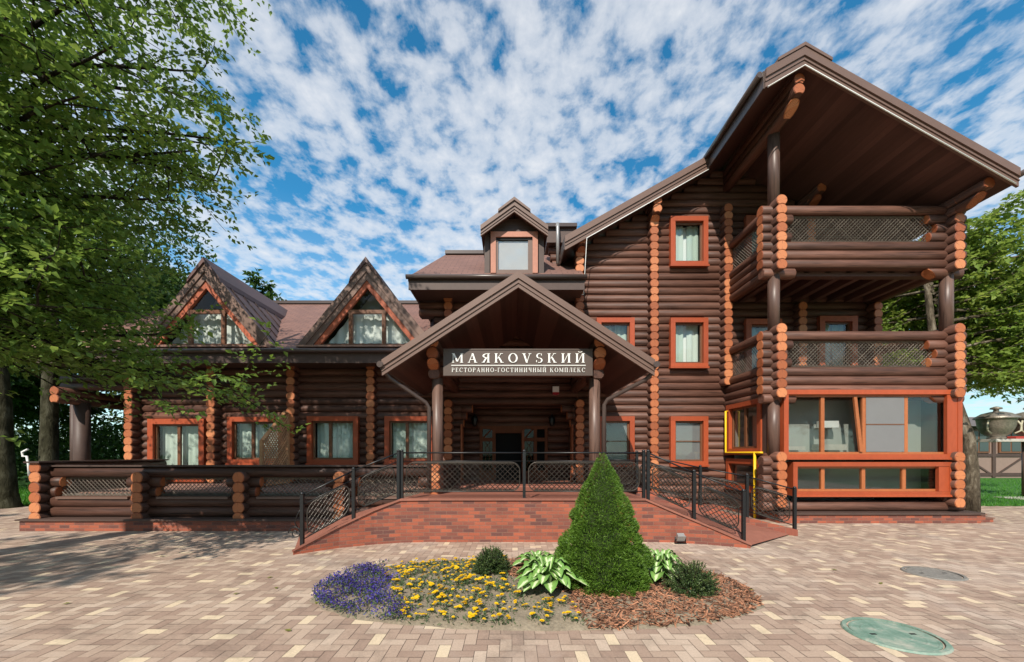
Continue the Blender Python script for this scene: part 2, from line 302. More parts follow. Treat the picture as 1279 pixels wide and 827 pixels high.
# ------------------------------------------------------------------ mesh helpers
class MB:
    def __init__(s, M=None):
        s.v = []; s.f = []; s.mi = []; s.sm = []; s.tn = []; s.uv = []; s.M = M or Matrix.Identity(4)
    def add(s, pts, faces, mi=0, smooth=False, tone=None, uvs=None):
        b = len(s.v); s.v += [tuple(s.M @ Vector(p)) for p in pts]
        tone = random.random() if tone is None else tone
        for k, f in enumerate(faces):
            s.f.append([b + i for i in f]); s.mi.append(mi if not isinstance(mi, (list, tuple)) else mi[k])
            s.sm.append(smooth if not isinstance(smooth, (list, tuple)) else smooth[k]); s.tn.append(tone)
            s.uv.append(uvs[k] if uvs else None)
    def box(s, x0, x1, y0, y1, z0, z1, mi=0, tone=None):
        p = [(x, y, z) for z in (z0, z1) for y in (y0, y1) for x in (x0, x1)]
        s.add(p, [(0, 2, 3, 1), (4, 5, 7, 6), (0, 1, 5, 4), (2, 6, 7, 3), (0, 4, 6, 2), (1, 3, 7, 5)], mi, False, tone)
    def prism(s, poly, vec, mi=0, tone=None):
        """planar polygon extruded by vec"""
        n = len(poly); vec = Vector(vec); a = [Vector(p) for p in poly]; b = [p + vec for p in a]
        f = [tuple(range(n))[::-1], tuple(range(n, 2 * n))] + [(i, (i + 1) % n, n + (i + 1) % n, n + i) for i in range(n)]
        s.add(a + b, f, mi, False, tone)
    def tube(s, pts, r, n=8, mi=0, caps=True, tone=None, r2=None):
        pts = [Vector(p) for p in pts]; k = len(pts); vs = []; fs = []; prev = None
        for i, p in enumerate(pts):
            t = (pts[min(i + 1, k - 1)] - pts[max(i - 1, 0)]).normalized()
            if prev is None:
                u = t.orthogonal().normalized()
                if abs(t.z) < 0.9: u = t.cross(Vector((0, 0, 1))).normalized()
            else: u = (prev - t * prev.dot(t)).normalized()
            prev = u; q = t.cross(u)
            rr = r if r2 is None else r + (r2 - r) * i / max(k - 1, 1)
            for j in range(n):
                a = 2 * math.pi * j / n; vs.append(p + (u * math.cos(a) + q * math.sin(a)) * rr)
        sm = []
        for i in range(k - 1):
            for j in range(n):
                fs.append((i * n + j, i * n + (j + 1) % n, (i + 1) * n + (j + 1) % n, (i + 1) * n + j)); sm.append(n > 4)
        if caps: fs += [tuple(range(n))[::-1], tuple(range((k - 1) * n, k * n))]; sm += [False, False]
        s.add(vs, fs, mi, sm, tone)
    def lathe(s, prof, c=(0, 0, 0), n=20, mi=0, tone=None, smooth=True):
        vs = []; fs = []
        for (r, z) in prof:
            for j in range(n):
                a = 2 * math.pi * j / n; vs.append((c[0] + r * math.cos(a), c[1] + r * math.sin(a), c[2] + z))
        for i in range(len(prof) - 1):
            for j in range(n): fs.append((i * n + j, i * n + (j + 1) % n, (i + 1) * n + (j + 1) % n, (i + 1) * n + j))
        s.add(vs, fs, mi, smooth, tone)
    def quaduv(s, pts, uvs, mi=0, tone=None):
        s.add(pts, [(0, 1, 2, 3)], mi, False, tone, [uvs])
    def mesh(s, name, mats):
        me = bpy.data.meshes.new(name); me.from_pydata(s.v, [], s.f)
        for m in (mats if isinstance(mats, (list, tuple)) else [mats]): me.materials.append(m)
        me.polygons.foreach_set('material_index', s.mi); me.polygons.foreach_set('use_smooth', s.sm)
        a = me.attributes.new('tone', 'FLOAT', 'FACE'); a.data.foreach_set('value', s.tn)
        uvl = me.uv_layers.new(name='UVMap'); flat = []
        for f, u in zip(s.f, s.uv):
            if u is None: flat += [0.0, 0.0] * len(f)
            else:
                for q in u: flat += [q[0], q[1]]
        uvl.data.foreach_set('uv', flat); me.update(); return me

def obj(name, mb, mats, parent=None, origin=None):
    me = mb.mesh(name, mats) if isinstance(mb, MB) else mb
    o = bpy.data.objects.new(name, me); C.objects.link(o)
    if parent is not None:
        o.parent = parent
        if parent.parent is None and parent.type == 'EMPTY': o.location = -parent.location
    elif origin is not None:
        me.transform(Matrix.Translation(-Vector(origin))); o.location = origin
    return o
def tag(o, label=None, cat=None, group=None, kind=None):
    for k, v in (('label', label), ('category', cat), ('group', group), ('kind', kind)):
        if v: o[k] = v
    return o
def empty(name, loc, label, cat, group=None):
    o = bpy.data.objects.new(name, None); C.objects.link(o); o.location = loc; o.empty_display_size = 0.3
    return tag(o, label, cat, group)
def copy_tree(o, parent=None):
    c = o.copy(); C.objects.link(c); c.parent = parent
    for ch in list(o.children): copy_tree(ch, c)
    return c
RL, PT = 0.125, 0.208
def log_profile(flat=False, r=RL):
    hx = math.sqrt(RL * RL - PT * PT / 4); a0 = math.atan2(-PT / 2, hx); a1 = math.pi - a0; n = 13
    p = [(r * math.cos(a0 + (a1 - a0) * i / n), r * math.sin(a0 + (a1 - a0) * i / n)) for i in range(n + 1)]
    if not flat:
        for q in (-0.5, 0, 0.5):
            x = hx * q; p.append((x, -PT + math.sqrt(RL * RL - x * x)))
    return p
def log(mb, axis, a, b, p, q, mi=0, cap0=0, cap1=0, flat=False, tone=None, chamfer=0.012, bevel=0.0):
    """one rounded log. axis x: runs a..b in X at (y=p, z=q); axis y: runs in Y at (x=p, z=q)"""
    pr = log_profile(flat); n = len(pr); tone = random.random() if tone is None else tone
    j = random.uniform(-0.003, 0.003)
    def P(t, u, k=1.0):
        return (t, p + j + u[0] * k, q + u[1] * k) if axis == 'x' else (p + j + u[0] * k, t, q + u[1] * k)
    vs = []; fs = []; mis = []; sm = []; uvs = []
    rings = [(a, 0.90), (a + chamfer, 1.0), (b - chamfer, 1.0), (b, 0.90)]
    for ri, (t, k) in enumerate(rings): vs += [P(t + (bevel * max(0, .06 - u[1]) if ri < 2 else 0), u, k) for u in pr]
    for i in range(3):
        mm = cap0 if i == 0 else (cap1 if i == 2 else mi)
        for m in range(n):
            w_ = (m + 1) % n; f = (i * n + m, (i + 1) * n + m, (i + 1) * n + w_, i * n + w_)
            fs.append(f if axis == 'y' else f[::-1]); mis.append(mm); sm.append(i == 1)
            uvs.append([(1.0, 0.0)] * 4)
    cu = [(u[0] / RL, u[1] / RL) for u in pr]
    f0 = tuple(range(n)); f1 = tuple(range(3 * n, 4 * n))
    if axis == 'y': fs += [f0, f1[::-1]]; uvs += [cu, cu[::-1]]
    else: fs += [f0[::-1], f1]; uvs += [cu[::-1], cu]
    mis += [cap0, cap1]; sm += [False, False]
    b0 = len(mb.v); mb.v += [tuple(mb.M @ Vector(x)) for x in vs]
    tc_ = random.random()
    for f, mm, ss, uu in zip(fs, mis, sm, uvs):
        mb.f.append([b0 + i for i in f]); mb.mi.append(mm); mb.sm.append(ss); mb.tn.append(tc_ if mm == 1 else tone); mb.uv.append(uu)
def rows(phase, z0, z1):
    k0 = math.ceil((z0 - phase) / PT - 1e-6); k1 = math.floor((z1 - phase) / PT + 1e-6)
    return [phase + k * PT for k in range(k0, k1 + 1)]
FP, SP = 4.306, 4.410                       # row phases: logs along the front, logs across
def log_wall(mb, y, x0, x1, z0, z1, openings=(), clip=None, axis='x', phase=FP):
    for z in rows(phase, z0, z1):
        iv = [(x0, x1)] if clip is None else [clip(z)]
        if iv[0][1] - iv[0][0] < 0.1: continue
        for (a, b, c, d) in openings:
            if c - 0.06 < z < d + 0.06:
                nv = []
                for (p, q) in iv:
                    if b <= p or a >= q: nv.append((p, q)); continue
                    if a > p + 0.02: nv.append((p, a))
                    if b < q - 0.02: nv.append((b, q))
                iv = nv
        for (p, q) in iv: log(mb, axis, p, q, y, z)
def stack(mb, x, y0, y1, z0, z1, ends=True):
    for i, z in enumerate(rows(SP, z0, z1)): log(mb, 'y', y0, y1, x, z, 0, 1 if ends else 0, 0, flat=(i == 0))

# ------------------------------------------------------------------ ground
mb = MB(); mb.box(-300, 300, -300, 400, -0.5, -0.03); tag(obj('lawn', mb, m_lawn), kind='structure')
mb = MB(); PX0, PX1, PY0, PY1 = -15.0, 17.0, -6.0, 11.9
mb.box(PX0, PX1, PY0, PY1, -0.4, -0.006); tag(obj('pavement_base', mb, m_joint), kind='structure')
def pavers():
    u = 0.1; g = 0.0022; vs = []; tn = []
    rng = np.random.RandomState(3); used = set()
    for a in range(int(PX0 / u), int(PX1 / u)):
        for b in range(int(PY0 / u), int(PY1 / u)):
            k = (a - b) % 4
            if k == 0: r = (a, a + 2, b, b + 1)
            elif k == 3: r = (a, a + 1, b, b + 2)
            else: continue
            x0, x1, y0, y1 = r[0] * u + g, r[1] * u - g, r[2] * u + g, r[3] * u - g
            if y0 > 9.6 and -9.5 < x0 < 10: continue
            zz = rng.uniform(-0.0012, 0.0012)
            vs += [(x0, y0, zz), (x1, y0, zz), (x1, y1, zz), (x0, y1, zz)]
            t = rng.rand()
            yy = t > 0.80 and not any((int(x0 / .3) + i, int(y0 / .3) + j) in used for i in (-1, 0, 1) for j in (-1, 0, 1) if abs(i) + abs(j) < 2)
            if yy: used.add((int(x0 / .3), int(y0 / .3)))
            tn.append(1.0 if yy else rng.rand() ** 1.1 * 0.85)
    n = len(tn); me = bpy.data.meshes.new('pavement')
    me.from_pydata(vs, [], [(4 * i, 4 * i + 1, 4 * i + 2, 4 * i + 3) for i in range(n)])
    at = me.attributes.new('tone', 'FLOAT', 'FACE'); at.data.foreach_set('value', tn); me.materials.append(m_paver)
    return me
tag(obj('pavement', pavers(), None), kind='structure')
mb = MB(); mb.box(17.5, 60, 13.4, 14.5, -0.02, 0.004); tag(obj('path', mb, m_concrete), kind='structure')

# ------------------------------------------------------------------ the hotel
HL = Vector((0.0, 11.3, 0.0))
H = empty('log_hotel', HL, 'three storey brown log hotel with gabled roof, balconies and orange log ends', 'hotel')
WY = 11.365                                  # axis of the facade logs
X0, X1 = -10.62, 10.13
WX0, WX1 = 1.88, 10.13                       # the tall wing
RX, RZ, RS = 6.07, 9.98, 0.563               # its ridge and slope
def wing_clip(z):
    dx = (RZ - 0.22 - z) / RS
    return (max(WX0, RX - dx), min(WX1, RX + dx))
LW = [(-5.74, -4.31, 1.28, 2.62), (-3.57, -2.16, 1.28, 2.62), (-7.97, -6.42, 1.28, 2.60), (-10.2, -8.62, 0.80, 2.55)]
RW = [(4.44, 5.49, z0, z1) for z0, z1 in ((6.83, 8.22), (3.98, 5.38), (1.23, 2.62))] + [(2.37, 3.43, 3.98, 5.38), (2.37, 3.43, 1.23, 2.62)]
BD = [(8.62, 9.68, 3.25, 5.43), (6.56, 7.56, 3.25, 5.35), (6.56, 7.56, 6.15, 8.25)]
ENT = (-1.42, 1.70, 0.5, 2.80)
def inset(o, k=0.05): return (o[0] + k, o[1] - k, o[2] + k, o[3] - k)
OP = [inset(o) for o in LW + RW + BD] + [ENT]
mb = MB()
log_wall(mb, WY, X0 - 0.25, WX0, 0.75, 4.45, OP)
log_wall(mb, WY, -2.2, WX0, 4.46, 6.05, OP)
log_wall(mb, WY, WX0 - 0.02, WX1 + 0.25, 0.15, 7.35, OP)
log_wall(mb, WY, WX0, WX1, 7.36, 9.6, OP, wing_clip)
obj('front_wall', mb, [m_logx, m_end], H)
mb = MB()                                    # walls that run away from the viewer
for x_, y_, z0_, z1_ in ((X0, 20, 0.75, 4.2), (-1.77, 20, 4.4, 6.0), (WX0, 21, 5.5, 7.3), (WX1, 21, 0.15, 7.3)):
    mb = MB(); log_wall(mb, x_, WY + 0.2, y_, z0_, z1_, axis='y', phase=SP); obj('side_wall', mb, [m_logy, m_end], H)
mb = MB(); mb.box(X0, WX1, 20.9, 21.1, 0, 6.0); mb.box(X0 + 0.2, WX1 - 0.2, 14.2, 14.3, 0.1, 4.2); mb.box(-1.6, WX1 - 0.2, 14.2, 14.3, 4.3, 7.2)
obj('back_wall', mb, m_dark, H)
# columns of cross log ends on the facade
for px, z0, z1, y0 in ((-10.62, 0.8, 4.2, 11.0), (-8.34, 0.8, 4.2, 11.0), (-6.13, 0.8, 4.2, 11.0), (-3.92, 0.8, 4.2, 11.0), (-1.77, 0.8, 3.0, 11.0), (-1.77, 4.3, 5.95, 11.0),
                       (1.88, 0.8, 3.1, 11.0), (1.88, 4.3, 7.25, 11.0), (3.94, 0.4, 7.95, 11.0), (5.98, 3.4, 8.45, 10.98), (8.05, 3.4, 5.7, 11.0), (8.1, 6.3, 8.5, 10.75), (10.13, 3.1, 5.7, 11.0)):
    mb = MB(); stack(mb, px, y0, WY + 0.1, z0, z1); obj('log_end_stack', mb, [m_logy, m_end], H)
# plinth
def brick_face(mb, a, b, z0, z1a, z1b=None, mi=0):
    """brick quad from a to b (x,y), bottom z0, tops z1a, z1b"""
    z1b = z1a if z1b is None else z1b; l = (Vector(b) - Vector(a)).length; o = a[0] * 0.9
    mb.add([(a[0], a[1], z0), (b[0], b[1], z0), (b[0], b[1], z1b), (a[0], a[1], z1a)], [(0, 1, 2, 3)], mi, False, 0.5, [[(o, z0), (o + l, z0), (o + l, z1b), (o, z1a)]])
mb = MB()
for a, b in (((6.05, 9.0), (10.6, 9.0)), ((10.6, 9.0), (10.6, 21)), ((6.05, 11.2), (6.05, 9.0))): brick_face(mb, a, b, -0.02, 0.20)
brick_face(mb, (1.9, 11.2), (6.05, 11.2), -0.02, 0.20)
mb.box(6.0, 10.65, 8.96, 11.3, 0.20, 0.245, 1); mb.box(1.9, 6.0, 11.15, 11.4, 0.20, 0.245, 1)
obj('brick_plinth', mb, [m_brick, m_dfasc], H)
mb = MB()                                    # step at the right corner
for a, b in (((10.62, 9.1), (10.82, 9.1)), ((10.82, 9.1), (10.82, 11))): brick_face(mb, a, b, -0.02, 0.17)
for a, b in (((10.82, 9.15), (11.06, 9.15)), ((11.06, 9.15), (11.06, 11))): brick_face(mb, a, b, -0.02, 0.085)
mb.box(10.6, 10.84, 9.08, 11, 0.17, 0.20, 1); mb.box(10.8, 11.08, 9.13, 11, 0.085, 0.11, 1)
obj('corner_step', mb, [m_brick, m_brick], H)

def window(parent, o, y, M=None, cw=0.13, casing=m_red, frame=m_frame, divs=(0.5,), curtain='curtain', blindrow=None, depth=0.16, glass=None, name='window', seed=0, sill=True):
    """casing mesh with frame, panes and what hangs behind as children. o=(x0,x1,z0,z1); y = outer face; M maps local to place"""
    x0, x1, z0, z1 = o; M = M or Matrix.Identity(4)
    c = MB(M); f0 = y; f1 = y + depth
    c.box(x0, x1, f0, f1, z1 - cw, z1); c.box(x0, x1, f0, f1, z0, z0 + cw)
    c.box(x0, x0 + cw, f0 + .002, f1, z0 + cw, z1 - cw); c.box(x1 - cw, x1, f0 + .002, f1, z0 + cw, z1 - cw)
    if sill: c.box(x0 - 0.02, x1 + 0.02, f0 - 0.03, f0 + 0.02, z0 - 0.02, z0 + 0.03)
    W = obj(name, c, casing, parent)
    ax0, ax1, az0, az1 = x0 + cw, x1 - cw, z0 + cw, z1 - cw; fy = y + 0.09; t = 0.05
    fr = MB(M)
    fr.box(ax0, ax1, fy, fy + .06, az1 - t, az1); fr.box(ax0, ax1, fy, fy + .06, az0, az0 + t)
    fr.box(ax0, ax0 + t, fy + .001, fy + .06, az0 + t, az1 - t); fr.box(ax1 - t, ax1, fy + .001, fy + .06, az0 + t, az1 - t)
    for q in divs:
        xm = ax0 + (ax1 - ax0) * q; fr.box(xm - t * .8, xm + t * .8, fy - .004, fy + .062, az0 + t, az1 - t)
    if blindrow is not None:
        zm = az0 + (az1 - az0) * blindrow; fr.box(ax0 + t, ax1 - t, fy + .012, fy + .05, zm - .012, zm + .012)
    obj('frame', fr, frame, W)
    p = MB(M); p.box(ax0 + t * .5, ax1 - t * .5, fy + .028, fy + .034, az0 + t * .5, az1 - t * .5); obj('pane', p, glass or m_glass, W)
    r = MB(M); ry = fy + 0.6; rx0, rx1, rz0, rz1 = x0 + .03, x1 - .03, z0 + .03, z1 - .03
    P8 = [(rx0, fy + .08, rz0), (rx1, fy + .08, rz0), (rx1, fy + .08, rz1), (rx0, fy + .08, rz1), (rx0, ry, rz0), (rx1, ry, rz0), (rx1, ry, rz1), (rx0, ry, rz1)]
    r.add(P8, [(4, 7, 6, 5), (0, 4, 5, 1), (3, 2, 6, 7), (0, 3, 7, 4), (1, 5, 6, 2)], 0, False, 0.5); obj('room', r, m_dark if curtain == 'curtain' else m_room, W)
    rng = random.Random(seed * 17 + int(x0 * 31))
    if curtain == 'curtain':
        k = MB(M); cy_ = fy + 0.2; a = ax0
        spans = [(ax0 + .03, ax0 + (ax1 - ax0) * rng.uniform(.40, .5), 0), (ax0 + (ax1 - ax0) * rng.uniform(.5, .58), ax1 - .03, 0)] if len(divs) else [(ax0 + .02, ax0 + (ax1 - ax0) * .42, 0), (ax0 + (ax1 - ax0) * .55, ax1 - .02, 0)]
        spans.append((ax0, ax1, 1))
        for (a, b, sheer) in spans:
            n = max(6, int((b - a) * 34)); yy = cy_ + 0.07 * sheer
            pts = []
            for i in range(n + 1):
                xx = a + (b - a) * i / n; dy = 0.016 * math.sin(i * 1.15 + rng.random() * .5) * (0.5 if sheer else 1)
                pts += [(xx, yy + dy, az0), (xx, yy + dy, az1)]
            k.add(pts, [(2 * i, 2 * i + 2, 2 * i + 3, 2 * i + 1) for i in range(n)], 0, True, 0.9 if sheer else rng.uniform(.1, .55))
        obj('curtain', k, m_curt, W)
    elif curtain == 'blind':
        k = MB(M); k.box(ax0 + t, ax1 - t, fy + .044, fy + .05, az0 + t, az1 - t); obj('insect_screen', k, m_blind, W)
    return W
for i, o in enumerate(LW): window(H, o, 11.13, divs=(0.42,) if i != 3 else (0.52,), seed=i, casing=m_red, cw=0.15 if i == 3 else 0.13)
window(H, RW[0], 11.13, divs=(), seed=11, casing=m_red); window(H, RW[1], 11.13, divs=(), seed=12); window(H, RW[3], 11.13, divs=(), seed=13)
window(H, RW[2], 11.13, divs=(), curtain='blind', blindrow=.5); window(H, RW[4], 11.13, divs=(), curtain='blind', blindrow=.5)
for i, o in enumerate(BD): window(H, o, 11.14, divs=(), seed=20 + i, name='balcony_door', casing=m_redold, cw=.15)

# --- sunroom bay and the balconies above it
BX0, BX1, BYF, BYE = 6.11, 10.14, 9.30, 9.0      # axis of the side logs, axis of the front logs, where the cross logs end
mb = MB()
for z in rows(FP, 0.3, 1.45):
    if z < 0.5: log(mb, 'x', 5.80, 10.47, BYF, z)
    else: log(mb, 'x', 5.80, 6.30, BYF, z); log(mb, 'x', 9.98, 10.47, BYF, z)
obj('bay_logs', mb, [m_logx, m_end], H)
for x in (BX0, BX1):
    mb = MB(); stack(mb, x, BYE, 9.62, 0.4, 1.52); obj('log_end_stack', mb, [m_logy, m_end], H)
B1 = (6.22, 10.30, 1.46, 3.04); B2 = (6.43, 10.10, 0.61, 1.385)
def bay_window(o, M, y, cw, divs, tilt=None, screens=(), reveal=0.0):
    W = window(H, o, y, M, cw=cw, divs=divs, curtain=None, frame=m_oframe, glass=m_glassd, name='bay_window', depth=0.22)
    return W
W1 = bay_window(B1, None, 9.10, 0.105, (0.218, 0.465, 0.715)); W2 = bay_window(B2, None, 9.10, 0.10, (0.185, 0.455, 0.725))
# reveals on the right, the tilted sash, the insect screen and the things seen inside
mb = MB(); mb.box(9.96, 10.20, 9.112, 9.19, 1.567, 2.933); obj('reveal', mb, m_red, W1)
mb = MB(); mb.box(9.77, 10.02, 9.112, 9.19, 0.712, 1.283); obj('reveal', mb, m_red, W2)
mb = MB(); mb.box(8.16, 9.04, 9.178, 9.184, 1.62, 2.88); mb.box(8.16, 9.04, 9.17, 9.186, 2.24, 2.262, 1); obj('insect_screen', mb, [m_blind, m_frame], W1)
mb = MB(); mb.prism([(7.86, 9.15, 2.88), (7.93, 9.15, 2.88), (8.07, 9.15, 1.62), (8.0, 9.15, 1.62)], (0, .05, 0)); obj('sash', mb, m_oframe, W1)
mb = MB(); mb.box(7.35, 7.8, 9.5, 9.62, 2.2, 2.36); obj('paper_box', mb, m_white, W1)
mb = MB(); mb.box(6.5, 7.0, 9.5, 9.7, 1.66, 1.75); mb.box(7.3, 8.0, 9.5, 9.7, 1.66, 1.80); obj('shelf_items', mb, m_concrete, W1)
MS = Matrix.Translation((5.99, 0, 0)) @ Matrix.Rotation(R(-90), 4, 'Z')      # local x -> -Y, local y -> +X
window(H, (-11.16, -9.6, 1.56, 2.95), 0.0, MS, cw=0.15, divs=(.5,), curtain=None, glass=m_glassd, name='bay_window')
window(H, (-11.16, -9.6, 0.62, 1.44), 0.0, MS, cw=0.13, divs=(), curtain=None, glass=m_glassd, name='bay_window')
mb = MB()                                        # solid corner and closing panels of the sunroom
mb.box(6.18, 10.1, 9.34, 9.36, 2.9, 3.0); mb.box(10.05, 10.12, 9.4, 11.3, 0.2, 2.98); mb.box(6.03, 6.2, 9.36, 9.63, 0.25, 2.95); mb.box(6.0, 6.1, 9.6, 11.3, 0.24, 0.63)
obj('bay_panel', mb, m_dfasc, H)
mb = MB(); mb.box(6.2, 10.1, 11.05, 11.1, .2, 3.0); obj('bay_back', mb, m_room, H)
def balcony(base, topfloor):
    dz = base - 2.912 * 0
    g = MB()
    zr = rows(FP + dz, 3.0 + dz, 4.32 + dz)
    for z in zr:
        k = round((z - (FP + dz)) / PT)
        if k == 0 or k <= -4: log(g, 'x', 5.78, 10.50, BYF, z, 0, 1, 0)
        else:
            e = {-1: .52, -2: .34, -3: .48}[k]
            log(g, 'x', 5.78, BX0 + e * .75, BYF, z, 0, 1, 0); log(g, 'x', BX1 - e, 10.50, BYF, z, 0, 1, 0)
    bal = obj('balcony', g, [m_logx, m_end], H)
    for x in (BX0, BX1):
        s = MB()
        for i, z in enumerate(rows(SP + dz, 2.9 + dz, 4.42 + dz)):
            k = round((z - (SP + dz)) / PT); fl = (i == 0)
            if k == 0 or k <= -4: log(s, 'y', BYE, WY, x, z, 0, 1, 0, fl)
            else: log(s, 'y', BYE, 9.62, x, z, 0, 1, 0); log(s, 'y', WY - .35, WY, x, z, 0, 1, 0)
        obj('side_rail', s, [m_logy, m_end], bal)
    f = MB(); f.box(BX0, BX1, 9.35, 11.3, 3.12 + dz, 3.2 + dz)
    for i in range(8):
        x = 6.4 + i * .5; f.box(x, x + .14, 9.42, 11.3, 2.94 + dz, 3.12 + dz)
    f.box(BX0 + .12, BX1 - .12, 9.42, 9.6, 2.86 + dz, 3.0 + dz)
    obj('floor', f, m_soff, bal)
    obj('mesh_panel', lattice((BX0 + .2, BYF, 3.60 + dz), (BX1 - .25, BYF, 3.60 + dz), .60, .06, .0075), m_bronze, bal)
    obj('mesh_panel', lattice((BX0, 9.7, 3.70 + dz), (BX0, 11.05, 3.70 + dz), .60, .06, .007), m_bronze, bal)
    cb = MB(); log(cb, 'x', BX1 - .5, BX1 + .3, BYF, 2.85 + dz, 0, 1, 0, True, bevel=1.0); obj('corbel', cb, [m_logx, m_end], bal)
    cb = MB(); log(cb, 'x', BX0 - .3, BX0 + .45, BYF, 2.85 + dz, 0, 0, 1, True); obj('corbel', cb, [m_logx, m_end], bal)
    return bal
def lattice(p, q, h, sp, r, round_ends=False, rise=0.0):
    """woven diagonal bars in an upright panel from p to q (bottom corners), with a scrolled border"""
    mb = MB(); p = Vector(p); q = Vector(q); D = q - p; Ln = Vector((D.x, D.y, 0)).length; up = Vector((0, 0, 1))
    def at(s, t): return p + D * (s / Ln) + up * t
    nrm = Vector((-D.y, D.x, 0)).normalized() * 0.004
    c = h * 0.3 if round_ends else 0.0
    def inside(s, t):
        if not round_ends: return True
        for sx in (c, Ln - c):
            if (s < c and sx == c) or (s > Ln - c and sx != c):
                for ty in (c, h - c):
                    if (t < c and ty == c) or (t > h - c and ty != c):
                        return (s - sx) ** 2 + (t - ty) ** 2 <= c * c
        return True
    for sgn in (1, -1):
        k = -h
        while k < Ln + h:
            s0, s1 = (k, k + h) if sgn > 0 else (k + h, k)
            steps = 24; run = []
            for i in range(steps + 1):
                s = s0 + (s1 - s0) * i / steps; t = h * i / steps
                if 0 <= s <= Ln and inside(s, t): run.append((s, t))
            if len(run) > 1:
                mb.tube([at(*run[0]) + nrm * sgn, at(*run[-1]) + nrm * sgn], r, 4, caps=False)
            k += sp * 1.414
    def border(t0, ph):
        n = max(6, int(Ln / 0.035)); pts = []
        for i in range(n + 1):
            s = Ln * i / n
            if c * .5 < s < Ln - c * .5 or not round_ends: pts.append(at(s, t0 + 0.018 * math.sin(i * 1.57 + ph)))
        mb.tube(pts, r * 1.5, 4, caps=False)
    border(0.02, 0); border(h - 0.02, 1.5); border(0.02, 3.1); border(h - .02, 4.6)
    if round_ends:
        loop = []
        for (sx, ty, a0) in ((Ln - c, h - c, 0), (c, h - c, 90), (c, c, 180), (Ln - c, c, 270)):
            for i in range(7):
                a = R(a0 + 15 * i); loop.append(at(sx + c * math.cos(a), ty + c * math.sin(a)))
        loop.append(loop[0]); mb.tube(loop, r * 1.6, 5, caps=False)
    else:
        mb.tube([at(0, 0), at(Ln, 0)], r * 1.6, 4, caps=False); mb.tube([at(0, h), at(Ln, h)], r * 1.6, 4, caps=False)
    return mb
balcony(0.0, False); balcony(2.912, True)
def post(x, y, z0, z1, r=.125, m=None):
    mb = MB(); mb.tube([(x, y, z0), (x, y, z1)], r, 16); obj('post', mb, m or m_logz, H)
for a in ((BX0, BYF, 1.5, 2.86), (BX0, BYF, 4.4, 5.86), (BX0, BYF, 7.3, 9.35), (BX1, BYF, 4.4, 5.86), (-1.55, 8.3, 0.74, 3.14, .115), (1.72, 8.3, 0.74, 3.14, .115), (-12.2, 11.3, 0.0, 3.0, .18, m_dfasc), (-12.75, 11.6, 0.0, 3.4, .09, m_dfasc)): post(*a)  # the two porch posts use the dark trim colour to mimic deep shade
# --- roof of the wing
TH = 0.20
def slope_pts(xa, xb, sgn):
    return (RZ - RS * abs(xa - RX)), (RZ - RS * abs(xb - RX))
def roof_slab(mb, xa, xb, ya, yb, zfun, th=TH, mi=(0, 1)):
    """slab between xa and xb following zfun(x); shingled top, boarded underside"""
    za, zb = zfun(xa), zfun(xb); l = math.hypot(xb - xa, zb - za)
    top = [(xa, ya, za), (xb, ya, zb), (xb, yb, zb), (xa, yb, za)]
    bot = [(x, y, z - th) for x, y, z in top]
    uv = [(ya, 0), (ya, l), (yb, l), (yb, 0)]
    mb.add(top + bot, [(0, 1, 2, 3), (7, 6, 5, 4), (0, 4, 5, 1), (1, 5, 6, 2), (2, 6, 7, 3), (3, 7, 4, 0)], [mi[0], mi[1], mi[1], mi[1], mi[1], mi[1]], False, .5, [uv] + [[(0, 0)] * 4] * 5)
wz = lambda x: RZ - RS * abs(x - RX)
mb = MB(); EX0, EX1, CUT, YF, YR = 1.42, 10.54, 5.27, 8.31, 10.70
roof_slab(mb, RX, EX1, YF, 22, wz); roof_slab(mb, EX0, RX, YR, 22, wz); roof_slab(mb, CUT, RX, YF, YR - .001, wz)
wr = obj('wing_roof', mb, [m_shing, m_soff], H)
mb = MB()                                      # visible boards of the soffit
for i in range(38):
    xa = RX + .02 + i * .118; xb = xa + .112
    mb.add([(xa, YF + .02, wz(xa) - TH - .006), (xb, YF + .02, wz(xb) - TH - .006), (xb, 11.2, wz(xb) - TH - .006), (xa, 11.2, wz(xa) - TH - .006)], [(3, 2, 1, 0)])
obj('soffit', mb, m_soff, wr)
def barge(mb, zf, xa, xb, y, h0, h1, t, mi=0):
    """board on the slope between xa and xb, from h0 to h1 below the roof line"""
    mb.prism([(xa, y, zf(xa) - h0), (xb, y, zf(xb) - h0), (xb, y, zf(xb) - h1), (xa, y, zf(xa) - h1)], (0, t, 0), mi)
def bargeboards(parent, zf, spans, y, mats=m_fasc, up=-.04, mid=.13, low=.33):
    mb = MB()
    for (xa, xb) in spans:
        barge(mb, zf, xa, xb, y - .06, up, mid, .08); barge(mb, zf, xa, xb, y - .03, mid, low, .05); barge(mb, zf, xa, xb, y - .05, mid + .07, mid + .09, .05)
    return obj('bargeboard', mb, mats, parent)
bargeboards(wr, wz, ((RX, EX1), (CUT, RX)), YF); bargeboards(wr, wz, ((EX0, CUT),), YR)
mb = MB()
mb.box(CUT - .03, CUT, YF, YR, wz(CUT) - .33, wz(CUT) + .03); mb.tube([(CUT - .08, YF + .02, wz(CUT) - .02), (CUT - .08, YR + .1, wz(CUT) - .02)], .065, 10)
obj('gutter', mb, m_gutter, wr); mb = MB(); mb.tube([(EX1 + .06, YF - .1, wz(EX1) - .06), (EX1 + .06, 12, wz(EX1) - .06)], .06, 10)
obj('gutter', mb, m_gutter, wr); mb = MB(); mb.box(EX0 - .03, EX0, YR, 20, wz(EX0) - .3, wz(EX0) + .02)
obj('fascia', mb, m_gutter, wr)
mb = MB()
